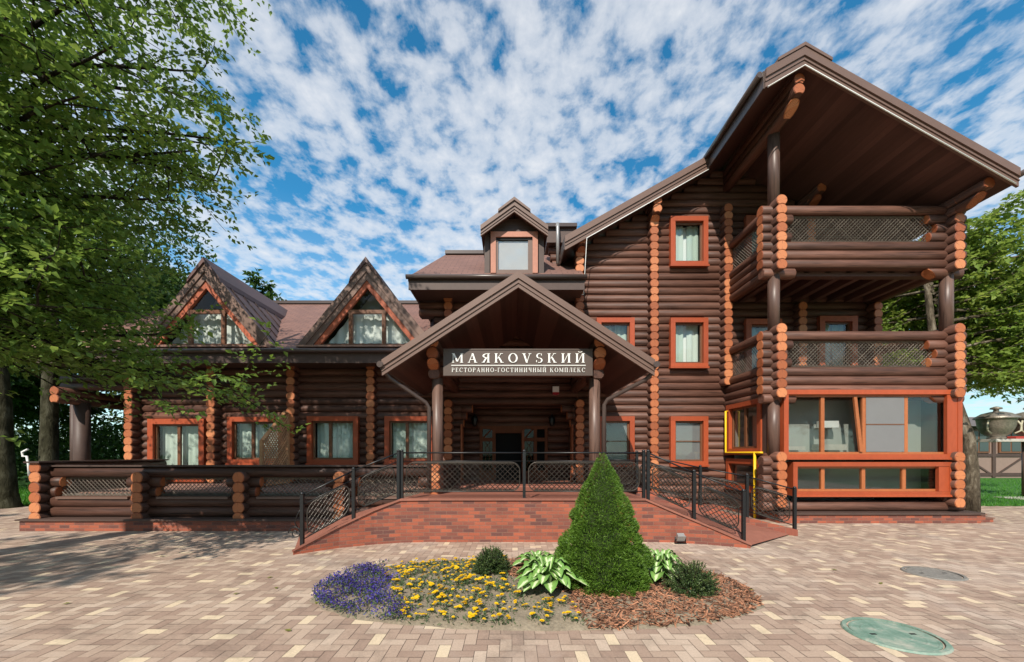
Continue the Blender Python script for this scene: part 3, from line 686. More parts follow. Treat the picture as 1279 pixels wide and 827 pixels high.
for sg in (1, -1):
    xa, xb = RX, RX + sg * .56; q = [(xa, YF - .08, wz(xa) + .05), (xb, YF - .08, wz(xb) + .05), (xb, YF - .08, wz(xb) + .11), (xa, YF - .08, wz(xa) + .12)]
    mb.prism(q, (0, 13.6, 0))
barge(mb, wz, 3.4, 4.9, YR + .2, -.12, -.02, .3)
obj('ridge_cap', mb, m_fasc, wr)
def cable(parent, pts, r=.012):
    mb = MB(); mb.tube(pts, r, 6); return obj('cable', mb, m_white, parent)
cable(wr, [(EX1 - .1, YF - .06, wz(EX1 - .1) - .35), (RX, YF - .06, wz(RX) - .35), (CUT + .03, YF - .06, wz(CUT) - .35)], .014)
cable(wr, [(CUT, YR - .06, wz(CUT) - .35), (2.0, YR - .06, wz(2.0) - .35), (1.97, 10.95, 5.95), (.95, 10.95, 5.95)], .012)
def beam(x, zs, y0, y1, cut=True):
    mb = MB()
    for i, z in enumerate(zs): log(mb, 'y', y0 + (.0 if i < len(zs) - 1 else .12), y1, x, z, 0, 1, 0, flat=(i == len(zs) - 1), bevel=1.6 if i == len(zs) - 1 else 0)
    b = obj('purlin', mb, [m_logy, m_end], H)
beam(6.08, [9.51, 9.30, 9.09], 8.42, 11.5); beam(10.14, [7.33, 7.12], 8.45, 11.5)
beam(3.94, [8.42, 8.21, 8.0], 10.76, 11.5); beam(1.92, [7.35, 7.14], 10.76, 11.5); beam(8.1, [8.53, 8.32], 10.4, 11.5)
# --- roofs of the lower wings
def hroof(name, x0, x1, ye, ze, yr, zr, hipL=0, hipR=0, fascia=.34, shade=m_shing):
    """roof slope from the eave (ye, ze) up to the ridge (yr, zr), with gutter and fascia"""
    l = math.hypot(yr - ye, zr - ze); mb = MB()
    top = [(x0, ye, ze), (x1, ye, ze), (x1 - hipR, yr, zr), (x0 + hipL, yr, zr)]; bot = [(a, b + .02, c - .12) for a, b, c in top]
    mb.add(top + bot, [(0, 1, 2, 3), (7, 6, 5, 4), (0, 4, 5, 1), (1, 5, 6, 2), (2, 6, 7, 3), (3, 7, 4, 0)], [0, 1, 1, 1, 1, 1], False, .5, [[(x0, 0), (x1, 0), (x1 - hipR, l), (x0 + hipL, l)]] + [[(0, 0)] * 4] * 5)
    mb.add([(x0 + hipL, yr, zr), (x1 - hipR, yr, zr), (x1, 2 * yr - ye, ze), (x0, 2 * yr - ye, ze)], [(0, 1, 2, 3)], 1, False, .5)
    r = obj(name, mb, [shade, m_dfasc], H)
    f = MB(); f.box(x0 + .02, x1 - .02, ye - .01, ye + .03, ze - fascia, ze - .02); f.box(x0 + .02, x1 - .02, ye + .03, WY - .13, ze - fascia + .05, ze - fascia + .07); obj('fascia', f, m_dfasc, r)
    g = MB(); g.tube([(x0 - .03, ye - .07, ze - .03), (x1 + .03, ye - .07, ze - .03)], .06, 10); obj('gutter', g, m_gutter, r)
    k = MB(); k.box(x0 + hipL, x1 - hipR, yr - .12, yr + .12, zr - .02, zr + .09); obj('ridge_cap', k, m_gutter, r)
    return r
lwr = hroof('left_roof', -12.9, -1.9, 10.35, 4.27, 15.4, 7.36)
mwr = hroof('middle_roof', -2.70, 1.90, 10.32, 6.16, 13.2, 8.17, .5, 0)
mb = MB(); mb.prism([(-2.66, 10.4, 5.84), (-2.66, 13.2, 7.9), (-2.66, 16, 5.84)], (.05, 0, 0)); mb.box(-2.6, -1.7, 11.25, 11.5, 5.45, 5.84); obj('gable_end', mb, m_dfasc, H)
mb = MB()
for z in (5.76, 5.55): log(mb, 'x', -2.62, -1.7, 11.3, z)
obj('eave_log', mb, [m_logx, m_end], H)
# the return of the wing's eave above the middle roof
mb = MB(); mb.box(1.02, 1.90, 11.7, 12.4, 7.78, 8.2); mb.box(.98, 1.9, 11.6, 12.4, 8.2, 8.3, 1); r_ = obj('eave_return', mb, [m_dfasc, m_gutter], H)
mb = MB()
for i in range(4): log(mb, 'x', 1.1 + .05 * i, 1.9, 12.0, 7.66 - i * PT)
obj('eave_log', mb, [m_logx, m_end], r_)
mb = MB(); mb.tube([(1.32, 11.55, 8.25), (1.32, 11.5, 8.1), (1.32, 11.5, 7.05)], .05, 10); obj('downpipe', mb, m_steel, r_)

# --- A-frame dormers
def a_dormer(cx):
    yf, hw, zb, zt = 10.57, 1.80, 4.42, 6.60; k = (zt - zb) / hw
    zf = lambda x: zt - k * abs(x - cx)
    mb = MB()
    for sg in (1, -1):
        xa, xb = cx, cx + sg * hw; l = math.hypot(hw, zt - zb)
        yb = lambda z: 10.35 + (z - 4.27) / .612 + .15
        top = [(xa, yf, zt), (xb, yf, zb), (xb, yb(zb), zb), (xa, yb(zt), zt)]
        nx = Vector((sg * -k, 0, -1)).normalized() * .12
        bot = [tuple(Vector(p) + nx) for p in top]
        fs = [(0, 1, 2, 3), (7, 6, 5, 4), (0, 4, 5, 1), (1, 5, 6, 2), (2, 6, 7, 3), (3, 7, 4, 0)]
        mb.add(top + bot, fs, [0] + [1] * 5, False, .5, [[(0, 0), (0, l), (.6, l), (4, 0)]] + [[(0, 0)] * 4] * 5)
        for i in range(7):                       # standing seams
            yy = yf + .3 + i * .5; s1 = max(0.0, 1 - (yy - yf - .1) / 4.0)
            mb.tube([(cx + sg * .08, yy, zt - .07), (cx + sg * hw * s1, yy, zt - (zt - zb) * s1 + .015)], .014, 5, 1)
    dm = obj('dormer', mb, [m_seam, m_dfasc], H)
    b = MB()
    for sg in (1, -1):
        def stripe(o0, o1, y, t, mi):
            # offsets measured square to the slope
            q = math.hypot(1, k); d0, d1 = o0 * q, o1 * q
            zc = zb - .02
            b.prism([(cx, y, zt - d0), (cx + sg * (zt - d0 - zc) / k, y, zc), (cx + sg * (zt - d1 - zc) / k, y, zc), (cx, y, zt - d1)], (0, t, 0), mi)
        stripe(-.03, .13, yf - .06, .08, 0); stripe(.13, .27, yf - .03, .06, 0); stripe(.27, .40, yf + .0, .08, 1)
        b.prism([(cx, yf - .1, zt + .02), (cx + sg * .45, yf - .1, zt + .02 - k * .45), (cx + sg * .41, yf - .1, zt + .10 - k * .41 + .02), (cx, yf - .1, zt + .16)], (0, 4.1, 0), 2)
    obj('bargeboard', b, [m_wfasc, m_redold, m_seam], dm)
    q = math.hypot(1, k); zi = zt - .40 * q; wi = (zi - zb) / k
    g = MB(); y = yf + .06
    g.add([(cx - wi, y, zb), (cx + wi, y, zb), (cx, y, zi)], [(0, 1, 2)], 0, False, .5); obj('pane', g, m_glass, dm)
    f = MB(); zm = zb + .95; wm = (zi - zm) / k; fw = .07
    f.box(cx - wm - .02, cx + wm + .02, y - .05, y + .03, zm - fw, zm + fw * .4)
    for sg in (-1, 1): f.box(cx + sg * .44 - fw * .7, cx + sg * .44 + fw * .7, y - .052, y + .03, zb + .06, zm - fw)
    f.box(cx - wi, cx + wi, y - .055, y + .03, zb - .02, zb + .06)
    obj('frame', f, m_frame, dm)
    c = MB(); n = 60; pts = []
    for i in range(n + 1):
        xx = cx - wi + 2 * wi * i / n; top_ = min(zm + .1, zi - k * abs(xx - cx)); yy = y + .22 + .02 * math.sin(i * 1.1)
        pts += [(xx, yy, zb), (xx, yy, max(zb + .01, top_))]
    c.add(pts, [(2 * i, 2 * i + 2, 2 * i + 3, 2 * i + 1) for i in range(n)], 0, True, .75); obj('curtain', c, m_curt, dm)
    s = MB(); s.box(cx - hw + .05, cx + hw - .05, yf - .25, yf + .1, zb - .07, zb - .025); obj('sill', s, m_paleox, dm)
    rm = MB(); rm.prism([(cx - wi - .2, y + .6, zb - .1), (cx + wi + .2, y + .6, zb - .1), (cx, y + .6, zi + .2)], (0, .03, 0)); obj('room', rm, m_room, dm)
m_seam = mat('brown seamed sheet', (0.11, 0.054, 0.046), 0.5, 0.1, 4, 0.15)
a_dormer(-3.85); a_dormer(-8.12)
# --- small dormer on the middle roof
def small_dormer():
    cx, yf, yw = .06, 10.42, 10.68; zt, hw, sl = 8.13, .88, .72
    zf = lambda x: zt - sl * abs(x - cx)
    mb = MB(); roof_slab(mb, cx, cx + hw, yf, 13.4, zf, .12, (0, 1)); roof_slab(mb, cx - hw, cx, yf, 13.4, zf, .12, (0, 1))
    dm = obj('dormer', mb, [m_shing, m_soff], H)
    bargeboards(dm, zf, ((cx, cx + hw), (cx - hw, cx)), yf, m_fasc, -.03, .09, .24)
    c = MB()
    for sg in (1, -1): c.prism([(cx, yf - .1, zt + .03), (cx + sg * .42, yf - .1, zt + .03 - sl * .42), (cx + sg * .42, yf - .1, zt + .09 - sl * .42), (cx, yf - .1, zt + .11)], (0, 3, 0))
    obj('ridge_cap', c, m_fasc, dm)
    s = MB()
    s.box(cx - .80, cx - .66, yw + .02, 13, 6.3, 7.5); s.box(cx + .66, cx + .80, yw + .02, 13, 6.3, 7.5)
    for i in range(6): s.box(cx - .66, cx + .66, yw + .02 + .003 * i, yw + .06, 7.45 + i * .09, 7.535 + i * .09) if i < 5 else None
    s.box(cx - .66, cx + .66, yw + .1, yw + .12, 6.3, 7.45)
    obj('cheek', s, m_dfasc, dm)
    # its window
    x0, x1, z0, z1 = cx - .63, cx + .63, 6.40, 7.50; cw = .14; k = MB()
    k.box(x0, x1, yw - .06, yw + .05, z1 - cw, z1); k.box(x0, x0 + cw, yw - .058, yw + .05, z0, z1 - cw); k.box(x1 - cw, x1, yw - .058, yw + .05, z0, z1 - cw)
    obj('casing', k, m_pink, dm)
    f = MB(); f.box(x0 + cw, x1 - cw, yw - .02, yw + .05, z1 - cw - .07, z1 - cw, 1); f.box(x0 + cw, x1 - cw, yw - .02, yw + .05, z0, z0 + .1); f.box(x0 + cw, x0 + cw + .06, yw - .018, yw + .05, z0 + .1, z1 - cw - .07); f.box(x1 - cw - .12, x1 - cw, yw - .018, yw + .05, z0 + .1, z1 - cw - .07)
    obj('frame', f, [m_fasc, m_dark], dm)
    p = MB(); p.box(x0 + cw, x1 - cw, yw + .01, yw + .016, z0 + .05, z1 - cw); obj('pane', p, glass_material('sky reflecting glass', .10, (.97, .97, .97)), dm)
    w_ = MB(); w_.box(x0 + cw, x1 - cw, yw + .03, yw + .05, z0, z1 - cw); obj('blind', w_, mat('pale blind', (.46, .46, .45), .8, 0, 3, .08), dm)
small_dormer()

# --- entrance canopy
CX, CZ, CS, CYF = .12, 5.02, .648, 7.62
cz = lambda x: CZ - CS * abs(x - CX)
mb = MB(); roof_slab(mb, CX, 2.70, CYF, 11.22, cz, .14); roof_slab(mb, -2.46, CX, CYF, 11.22, cz, .14)
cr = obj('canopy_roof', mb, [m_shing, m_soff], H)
bargeboards(cr, cz, ((CX, 2.72), (-2.48, CX)), CYF, m_fasc, -.03, .10, .27)
mb = MB()
for sg in (1, -1):
    for i in range(22):
        xa = CX + sg * (.01 + i * .117); xb = xa + sg * .111; ps = [(xa, CYF + .03, cz(xa) - .146), (xb, CYF + .03, cz(xb) - .146), (xb, 11.2, cz(xb) - .146), (xa, 11.2, cz(xa) - .146)]
        mb.add(ps, [(3, 2, 1, 0) if sg > 0 else (0, 1, 2, 3)])
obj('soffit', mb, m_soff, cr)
for x in (-2.50, 2.74):
    mb = MB(); mb.tube([(x, CYF - .1, cz(x) - .05), (x, 11.2, cz(x) - .05)], .06, 10); obj('gutter', mb, m_gutter, cr)
for pts in ([(-2.50, 7.66, 3.24), (-2.44, 7.75, 3.12), (-2.38, 7.8, 3.05), (-1.76, 8.12, 2.62), (-1.70, 8.16, 2.52), (-1.70, 8.17, .80)], [(2.74, 7.66, 3.26), (2.70, 7.72, 3.12), (2.62, 7.8, 3.03), (1.95, 8.12, 2.68), (1.89, 8.16, 2.58), (1.89, 8.17, .80)]):
    mb = MB(); mb.tube(pts, .042, 10); obj('downpipe', mb, m_gutter, cr)
for x in (-1.60, 1.77):
    mb = MB()
    for z, y in ((3.82, 7.98), (3.60, 7.98), (3.39, 7.98)): log(mb, 'y', y, 11.3, x, z, 0, 1, 0, flat=(z < 3.5), bevel=1.1 if z < 3.5 else 0)
    log(mb, 'y', 8.16, 8.9, x, 3.22, 0, 0, 0, True)
    obj('canopy_beam', mb, [m_logy, m_end], H)
mb = MB(); log(mb, 'x', -1.5, 1.7, 8.32, 3.50); log(mb, 'x', -1.5, 1.7, 8.32, 3.29, flat=True); obj('canopy_beam', mb, [m_logx, m_end], H)
# --- recessed entrance
mb = MB(); RYW = 12.3
log_wall(mb, RYW, -1.6, 1.9, .75, 3.1, [(-.98, 1.1, .5, 2.32)])
obj('entrance_wall', mb, [m_logx, m_end], H)
mb = MB()
for i, z in enumerate(rows(FP, 0.8, 2.85)):
    k = len(rows(FP, .8, 2.85)) - 1 - i; e = (.30, .14, .05)[k] if k < 3 else 0
    if e: log(mb, 'x', -1.44, -1.42 + e, WY, z, 0, 0, 1); log(mb, 'x', 1.70 - e, 1.72, WY, z, 0, 1, 0)
mb.box(-1.45, -1.40, 11.22, 11.5, .76, 2.4, 1, .3); mb.box(1.68, 1.73, 11.22, 11.5, .76, 2.4, 1, .3)
mb.box(-1.6, -1.47, 11.5, 12.2, .7, 3.1, 2); mb.box(1.74, 1.87, 11.5, 12.2, .7, 3.1, 2); mb.box(-1.5, 1.8, 11.5, 12.2, 3.0, 3.1, 2)
obj('entrance_surround', mb, [m_logx, m_end, m_dfasc], H)
def door():
    y = 12.15; mb = MB()
    for x0, x1 in ((-.99, -.90), (-.60, -.50), (.28, .38), (.66, .76), (1.0, 1.09)): mb.box(x0, x1, y, y + .1, .75, 2.32)
    mb.box(-.99, 1.09, y - .01, y + .1, 2.32, 2.42); mb.box(-.5, .28, y + .01, y + .1, 2.2, 2.32)
    for x0, x1 in ((-.9, -.6), (.38, .66), (.76, 1.0)): mb.box(x0, x1, y + .02, y + .08, .75, 1.05); mb.box(x0, x1, y + .02, y + .08, 1.95, 2.06)
    d = obj('entrance_door', mb, m_doorw, H)
    for x0, x1 in ((-.9, -.6), (.38, .66)):
        g = MB(); o = MB()
        g.box(x0, x1, y + .05, y + .06, 1.05, 1.95); g.box(x0, x1, y + .05, y + .06, 2.06, 2.32)
        sl_ = obj('side_light', g, m_dglass, d)
        xm = (x0 + x1) / 2
        o.tube([(xm + .07 * math.sin(i * .55), y + .035, 1.05 + .045 * i) for i in range(21)], .008, 4); o.tube([(xm - .07 * math.sin(i * .55), y + .03, 1.05 + .045 * i) for i in range(21)], .008, 4)
        o.prism([(x0, y + .03, 2.06), (x0 + .06, y + .03, 2.06), (x1, y + .03, 2.32), (x1 - .06, y + .03, 2.32)], (0, .03, 0))
        obj('glass_grille', o, m_doorw, d)
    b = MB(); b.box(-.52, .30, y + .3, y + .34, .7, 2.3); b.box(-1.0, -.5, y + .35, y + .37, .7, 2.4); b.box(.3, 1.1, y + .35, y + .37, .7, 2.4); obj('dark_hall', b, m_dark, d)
    l = MB(); l.box(.29, .345, 11.28, 12.13, .77, 2.24)
    for zz in (1.0, 1.6): l.box(.28, .355, 11.4, 12.0, zz, zz + .4)
    lf = obj('door_leaf', l, m_doorw, d)
door()
# porch beam at the far left
mb = MB()
for z in (3.25, 3.04): log(mb, 'y', 10.6, 15, -12.2, z, 0, 1, 0); 
log(mb, 'x', -12.6, -10.6, 11.2, 3.45); log(mb, 'x', -12.6, -10.6, 11.2, 3.66)
obj('porch_beam', mb, [m_logx, m_end], H)

# ------------------------------------------------------------------ platform with two ramps
FL = .745
P = empty('entrance_ramp', (0.2, 7.1, 0), 'red brick entrance platform with ramps sloping down to both sides', 'ramp')
outer = [(-3.42, 6.22, .05), (-2.9, 6.67, .34), (-2.4, 6.93, .58), (-1.98, 7.06, FL), (-1.5, 7.12, FL), (2.38, 7.12, FL), (2.9, 7.08, .52), (3.37, 6.93, .32), (3.98, 6.64, .05)]
mb = MB(); u = 0
for a, b in zip(outer[:-1], outer[1:]):
    l = math.hypot(b[0] - a[0], b[1] - a[1])
    mb.add([(a[0], a[1], -.02), (b[0], b[1], -.02), (b[0], b[1], b[2]), (a[0], a[1], a[2])], [(0, 1, 2, 3)], 0, False, .5, [[(u, 0), (u + l, 0), (u + l, b[2]), (u, a[2])]]); u += l
inner = [(2.79, 8.94, FL), (4.1, 8.42, .36), (5.47, 7.72, .03)]
for a, b in zip(inner[:-1], inner[1:]):
    l = math.hypot(b[0] - a[0], b[1] - a[1])
    for k in (0, 1):
        q = [(a[0], a[1] - .1 * k, -.02), (b[0], b[1] - .1 * k, -.02), (b[0], b[1] - .1 * k, b[2] + .09), (a[0], a[1] - .1 * k, a[2] + .09)]
        mb.add(q, [(0, 1, 2, 3)], 0, False, .5, [[(u, 0), (u + l, 0), (u + l, b[2]), (u, a[2])]])
    mb.add([(a[0], a[1], a[2] + .09), (b[0], b[1], b[2] + .09), (b[0], b[1] - .1, b[2] + .09), (a[0], a[1] - .1, a[2] + .09)], [(0, 1, 2, 3)], 0, False, .5, [[(u, 0), (u + l, 0), (u + l, .1), (u, .1)]])
    u += l
obj('brick_wall', mb, m_brick, P)
mb = MB()                                     # walking surface, red tiles
ins = [(-4.2, 7.9, .0), (-3.4, 7.95, .3), (-2.6, 8.0, .55), (-1.98, 8.0, FL), (-1.5, 11.3, FL), (2.38, 11.3, FL), (3.1, 8.8, .56), (4.2, 8.4, .32), (5.4, 7.72, .02)]
for i in range(len(outer) - 1):
    a, b, c, d_ = outer[i], outer[i + 1], ins[i + 1], ins[i]
    n = 3 if i != 4 else 1
    mb.add([(a[0], a[1] + .02, a[2] - .004), (b[0], b[1] + .02, b[2] - .004), (c[0], c[1], c[2]), (d_[0], d_[1], d_[2])], [(0, 1, 2, 3)], 0, False, .5)
mb.box(-1.45, 1.72, 11.3, 12.3, .6, FL)
for i in range(3): mb.box(-1.45, 2.3, 9.9 + .35 * i, 12.2, FL - .02, FL + .02 * (i + 1)) if i < 1 else None
obj('floor', mb, m_tile, P)
mb = MB()                                     # coping along the outer wall
for a, b in zip(outer[:-1], outer[1:]):
    mb.add([(a[0], a[1] - .03, a[2]), (b[0], b[1] - .03, b[2]), (b[0], b[1] + .14, b[2]), (a[0], a[1] + .14, a[2]), (a[0], a[1] - .03, a[2] + .035), (b[0], b[1] - .03, b[2] + .035), (b[0], b[1] + .14, b[2] + .035), (a[0], a[1] + .14, a[2] + .035)],
           [(3, 2, 1, 0), (4, 5, 6, 7), (0, 1, 5, 4), (2, 3, 7, 6), (1, 2, 6, 5), (3, 0, 4, 7)])
obj('coping', mb, m_tile, P)

# ------------------------------------------------------------------ iron railings
def railing(label, posts, panels, group='iron railings round the entrance', extra=None, h=.82):
    """posts: (x, y, base z); panels: index pairs"""
    r = empty('iron_railing', posts[0], label, 'railing', group)
    for x, y, z in posts:
        m = MB(); m.box(x - .026, x + .026, y - .026, y + .026, z - .02, z + h + .02); m.lathe([(.026, 0), (.036, .02), (0, .045)], (x, y, z + h + .02), 8); obj('post', m, m_iron, r)
    tr = MB()
    for a, b in zip(posts[:-1], posts[1:]):
        for k in (h, h - .15, .12): tr.tube([(a[0], a[1], a[2] + k), (b[0], b[1], b[2] + k)], .015 if k == h else .009, 6)
    obj('rail', tr, m_iron, r)
    for i, j in panels:
        a, b = Vector(posts[i]), Vector(posts[j]); d_ = b - a; g = .08 / max(d_.length, .1)
        p, q = a + d_ * g, b - d_ * g; p.z += .13; q.z += .13
        obj('lattice_panel', lattice(p, q, .52, .064, .0065, True), m_ironlat if extra is None else extra, r)
    return r
railing('long level black railing with two lattice panels on the platform edge', [(-1.98, 7.16, FL + .03), (.22, 7.2, FL + .03), (2.38, 7.2, FL + .03)], [(0, 1), (1, 2)])
rl = railing('black railing descending the left ramp with a scroll at its foot', [(-3.34, 6.34, .09), (-2.72, 6.84, .47), (-2.03, 7.12, FL + .03)], [(0, 1), (1, 2)])
mb = MB(); cxs = Vector((-3.47, 6.34, .32))
mb.tube([cxs + Vector((.02 - .11 * (1 - i / 30) * math.cos(i * .38), 0, .11 * (1 - i / 30) * math.sin(i * .38))) for i in range(26)], .009, 5)
mb.tube([(-3.34, 6.34, .75), (-3.42, 6.34, .6), (-3.46, 6.34, .48), (-3.37, 6.34, .33)], .009, 5)
obj('scroll', mb, m_iron, rl)
railing('black railing descending the front edge of the right ramp', [(2.44, 7.14, FL + .03), (3.22, 7.05, .42), (3.93, 6.76, .10)], [(0, 1), (1, 2)])
railing('black railing on the far edge of the right ramp beside the bay', [(2.1, 8.98, FL + .02), (2.79, 8.9, FL + .02), (3.98, 8.42, .46), (4.75, 8.05, .30), (5.45, 7.68, .07)], [(0, 1), (1, 2), (2, 3), (3, 4)])

# ------------------------------------------------------------------ veranda balustrade on the left
V = empty('log_balustrade', (-5.8, 8.3, 0), 'long low brown log balustrade of the left veranda on a brick plinth', 'balustrade')
VY = 8.45; VX0, VX1 = -9.82, -1.60; ST = [-9.82, -7.72, -5.63, -3.56]
mb = MB()
for z in rows(FP, .3, 1.2):
    k = round((z - 1.186) / PT)
    if k in (0, -3, -4): log(mb, 'x', VX0 - .05, VX1 - .1, VY, z, flat=(k == -4))
    else:
        e = (.36, .26)[-k - 1]
        for i, x in enumerate(ST + [VX1]):
            if i < 4: log(mb, 'x', x + .05, x + e, VY, z, 0, 0, 1)
            if i > 0: log(mb, 'x', x - e, x - .05, VY, z, 0, 1, 0)
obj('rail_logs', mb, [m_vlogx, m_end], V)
mb = MB(); mb.box(VX0 - .2, VX1, VY - .13, VY + .13, 1.305, 1.335); mb.box(VX0 - .16, VX0 + .16, VY - .32, 11.2, 1.385, 1.42); obj('cap_board', mb, m_dfasc, V)
for i, x in enumerate(ST + [VX1]):
    mb = MB(); y1 = 8.7 if 0 < i < 4 else (11.2 if i == 0 else 10.9)
    for j, z in enumerate(rows(SP, .2, 1.30 if i in (0, 4) else 1.1)): log(mb, 'y', 8.18, y1, x, z, 0, 1, 0, j == 0)
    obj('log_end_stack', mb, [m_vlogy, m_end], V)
for a, b in zip(ST, ST[1:] + [VX1]):
    obj('mesh_panel', lattice((a + .28, VY, .69), (b - .28, VY, .69), .38, .06, .0075), m_bronze, V)
    mb = MB(); mb.box(a + .3, b - .3, VY - .15, VY - .05, .63, .68); obj('ledge', mb, m_fasc, V)
mb = MB()
for a, b in (((-10.02, 8.1), (-2.1, 8.1)), ((-10.02, 11.2), (-10.02, 8.1))): brick_face(mb, a, b, -.02, .21)
mb.box(-10.07, -2.1, 8.06, 11.2, .21, .245, 1); obj('brick_plinth', mb, [m_brick, m_dfasc], V)
mb = MB(); mb.box(-9.7, -1.7, 8.6, 11.25, .6, .74); obj('veranda_floor', mb, m_paleox, V)

# ------------------------------------------------------------------ sign
SG = empty('name_sign', (.12, 8.0, 3.2), 'long brown sign board with raised white Cyrillic lettering under the canopy', 'sign')
mb = MB(); SX0, SX1, SZ0, SZ1, SYF = -1.38, 1.62, 3.155, 3.675, 8.0
mb.box(SX0, SX1, SYF, SYF + .09, SZ0, SZ1); mb.box(SX0, SX1, SYF - .008, SYF + .02, SZ1 - .02, SZ1 + .01); mb.box(SX0, SX1, SYF - .008, SYF + .02, SZ0 - .01, SZ0 + .015); obj('board', mb, m_sign, SG)
def glyph(ch, K=.15, T=.06):
    H_ = .05; o = []
    def bar(x0, x1, y0, y1): o.append([(x0, y0), (x1, y0), (x1, y1), (x0, y1)])
    def dg(x0, y0, x1, y1, w_): o.append([(x0, y0), (x0 + w_, y0), (x1 + w_, y1), (x1, y1)])
    def ser(x0, x1, top=True, bot=True):
        if bot: bar(x0 - .07, x1 + .07, 0, H_)
        if top: bar(x0 - .07, x1 + .07, 1 - H_, 1)
    def arc(cx, cy, rx, ry, a0, a1, tx=K, ty=T, n=14):
        for i in range(n):
            q = []
            for a, k in ((a0 + (a1 - a0) * i / n, 0), (a0 + (a1 - a0) * (i + 1) / n, 0), (a0 + (a1 - a0) * (i + 1) / n, 1), (a0 + (a1 - a0) * i / n, 1)):
                a = R(a); q.append((cx + (rx - tx * k) * math.cos(a), cy + (ry - ty * k) * math.sin(a)))
            o.append(q)
    w_ = .8
    if ch == 'М': bar(.1, .1 + T, 0, 1); bar(.82, .82 + K, 0, 1); dg(.44, .12, .1, 1, K); dg(.5, .12, .86, 1, T); ser(.1, .1 + T, False); ser(.82, .97, False); bar(.03, .2, 1 - H_, 1); bar(.85, 1.04, 1 - H_, 1); w_ = 1.07
    elif ch == 'А': dg(.1, 0, .42, 1, T); dg(.66, 0, .38, 1, K); bar(.22, .66, .3, .36); ser(.1, .16, False); ser(.66, .81, False); w_ = .9
    elif ch == 'Я': bar(.55, .55 + K, 0, 1); arc(.55, .74, .45, .26, 90, 270); bar(.5, .6, 1 - T, 1); dg(.1, 0, .36, .5, K); ser(.55, .7); bar(.03, .3, 0, H_); w_ = .8
    elif ch == 'К': bar(.1, .1 + K, 0, 1); dg(.25, .44, .6, 1, T); dg(.62, 0, .34, .58, K); ser(.1, .25); bar(.52, .78, 1 - H_, 1); bar(.56, .86, 0, H_); w_ = .88
    elif ch in 'ОO': arc(.46, .5, .42, .52, 0, 360, K, T, 28); w_ = .92
    elif ch == 'V': dg(.36, 0, .08, 1, K); dg(.40, 0, .68, 1, T); bar(0, .32, 1 - H_, 1); bar(.58, .84, 1 - H_, 1); w_ = .84
    elif ch == 'S': arc(.36, .73, .27, .28, 60, 270, .13, T); arc(.36, .25, .29, .28, -120, 90, .13, T); bar(.52, .58, .78, .97); bar(.08, .14, .05, .26); w_ = .72
    elif ch in 'ИЙ':
        bar(.1, .1 + K, 0, 1); bar(.66, .66 + K, 0, 1); dg(.25, .1, .6, .9, T); ser(.1, .25); ser(.66, .81); w_ = .92
        if ch == 'Й': arc(.46, 1.24, .2, .15, 190, 350, .06, .06, 8)
    elif ch == 'Р': bar(.1, .1 + K, 0, 1); arc(.25, .73, .43, .27, -90, 90); bar(.2, .28, 1 - T, 1); bar(.2, .28, .46, .46 + T); ser(.1, .25); w_ = .74
    elif ch == 'Е': bar(.1, .1 + K, 0, 1); bar(.1, .6, 1 - T, 1); bar(.1, .62, 0, T); bar(.2, .48, .48, .54); bar(.56, .6, .8, 1); bar(.58, .62, 0, .22); ser(.1, .25); w_ = .7
    elif ch == 'С': arc(.46, .5, .42, .52, 45, 315, K, T, 20); bar(.72, .78, .7, 1); w_ = .86
    elif ch == 'Т': bar(.32, .32 + K, 0, 1); bar(.04, .75, 1 - T, 1); bar(.02, .07, .76, 1); bar(.72, .77, .76, 1); ser(.32, .47, False); w_ = .8
    elif ch == 'Н': bar(.1, .1 + K, 0, 1); bar(.62, .62 + K, 0, 1); bar(.2, .66, .48, .54); ser(.1, .25); ser(.62, .77); w_ = .88
    elif ch == 'Г': bar(.1, .1 + K, 0, 1); bar(.1, .6, 1 - T, 1); bar(.56, .6, .76, 1); ser(.1, .25); w_ = .66
    elif ch == 'Ч': bar(.58, .58 + K, 0, 1); arc(.42, .78, .3, .38, 180, 270, K, T, 8); bar(.12, .27, .76, 1); bar(.4, .6, .40, .46); ser(.58, .73); bar(.05, .34, 1 - H_, 1); w_ = .84
    elif ch == 'Ы': bar(.1, .1 + K, 0, 1); arc(.25, .28, .38, .28, -90, 90); bar(.2, .28, .5, .56); bar(.2, .28, 0, T); bar(.82, .82 + K, 0, 1); ser(.1, .25); ser(.82, .97); w_ = 1.07
    elif ch == 'П': bar(.1, .1 + K, 0, 1); bar(.62, .62 + K, 0, 1); bar(.03, .84, 1 - T, 1); ser(.1, .25, False); ser(.62, .77, False); w_ = .88
    elif ch == 'Л': dg(.1, 0, .3, 1, T); bar(.6, .6 + K, 0, 1); bar(.25, .82, 1 - T, 1); ser(.08, .14, False); ser(.6, .75, False); w_ = .86
    elif ch == '-': bar(.05, .35, .35, .45); w_ = .4
    elif ch == ' ': w_ = .45
    return o, w_
def write(mb, text, x0, x1, z, h, gap, y, dep, K=.15, T=.06):
    gl = [glyph(c, K, T) for c in text]; tot = sum(w_ for _, w_ in gl) + gap * (len(gl) - 1); sx = (x1 - x0) / tot; x = x0
    for polys, w_ in gl:
        for i, p in enumerate(polys):
            q = [(x + a * sx, y - .0004 * (i % 24), z + b * h) for a, b in p]
            ar = sum(q[k][0] * q[(k + 1) % 4][2] - q[(k + 1) % 4][0] * q[k][2] for k in range(4))
            mb.prism(q if ar > 0 else q[::-1], (0, dep, 0))
        x += (w_ + gap) * sx
mb = MB()
write(mb, 'МАЯКОVSКИЙ', SX0 + .17, SX1 - .15, 3.405, .185, .36, SYF - .012, .014, .15, .055)
write(mb, 'РЕСТОРАННО-ГОСТИНИЧНЫЙ КОМПЛЕКС', SX0 + .17, SX1 - .15, 3.215, .085, .24, SYF - .012, .014, .12, .05)
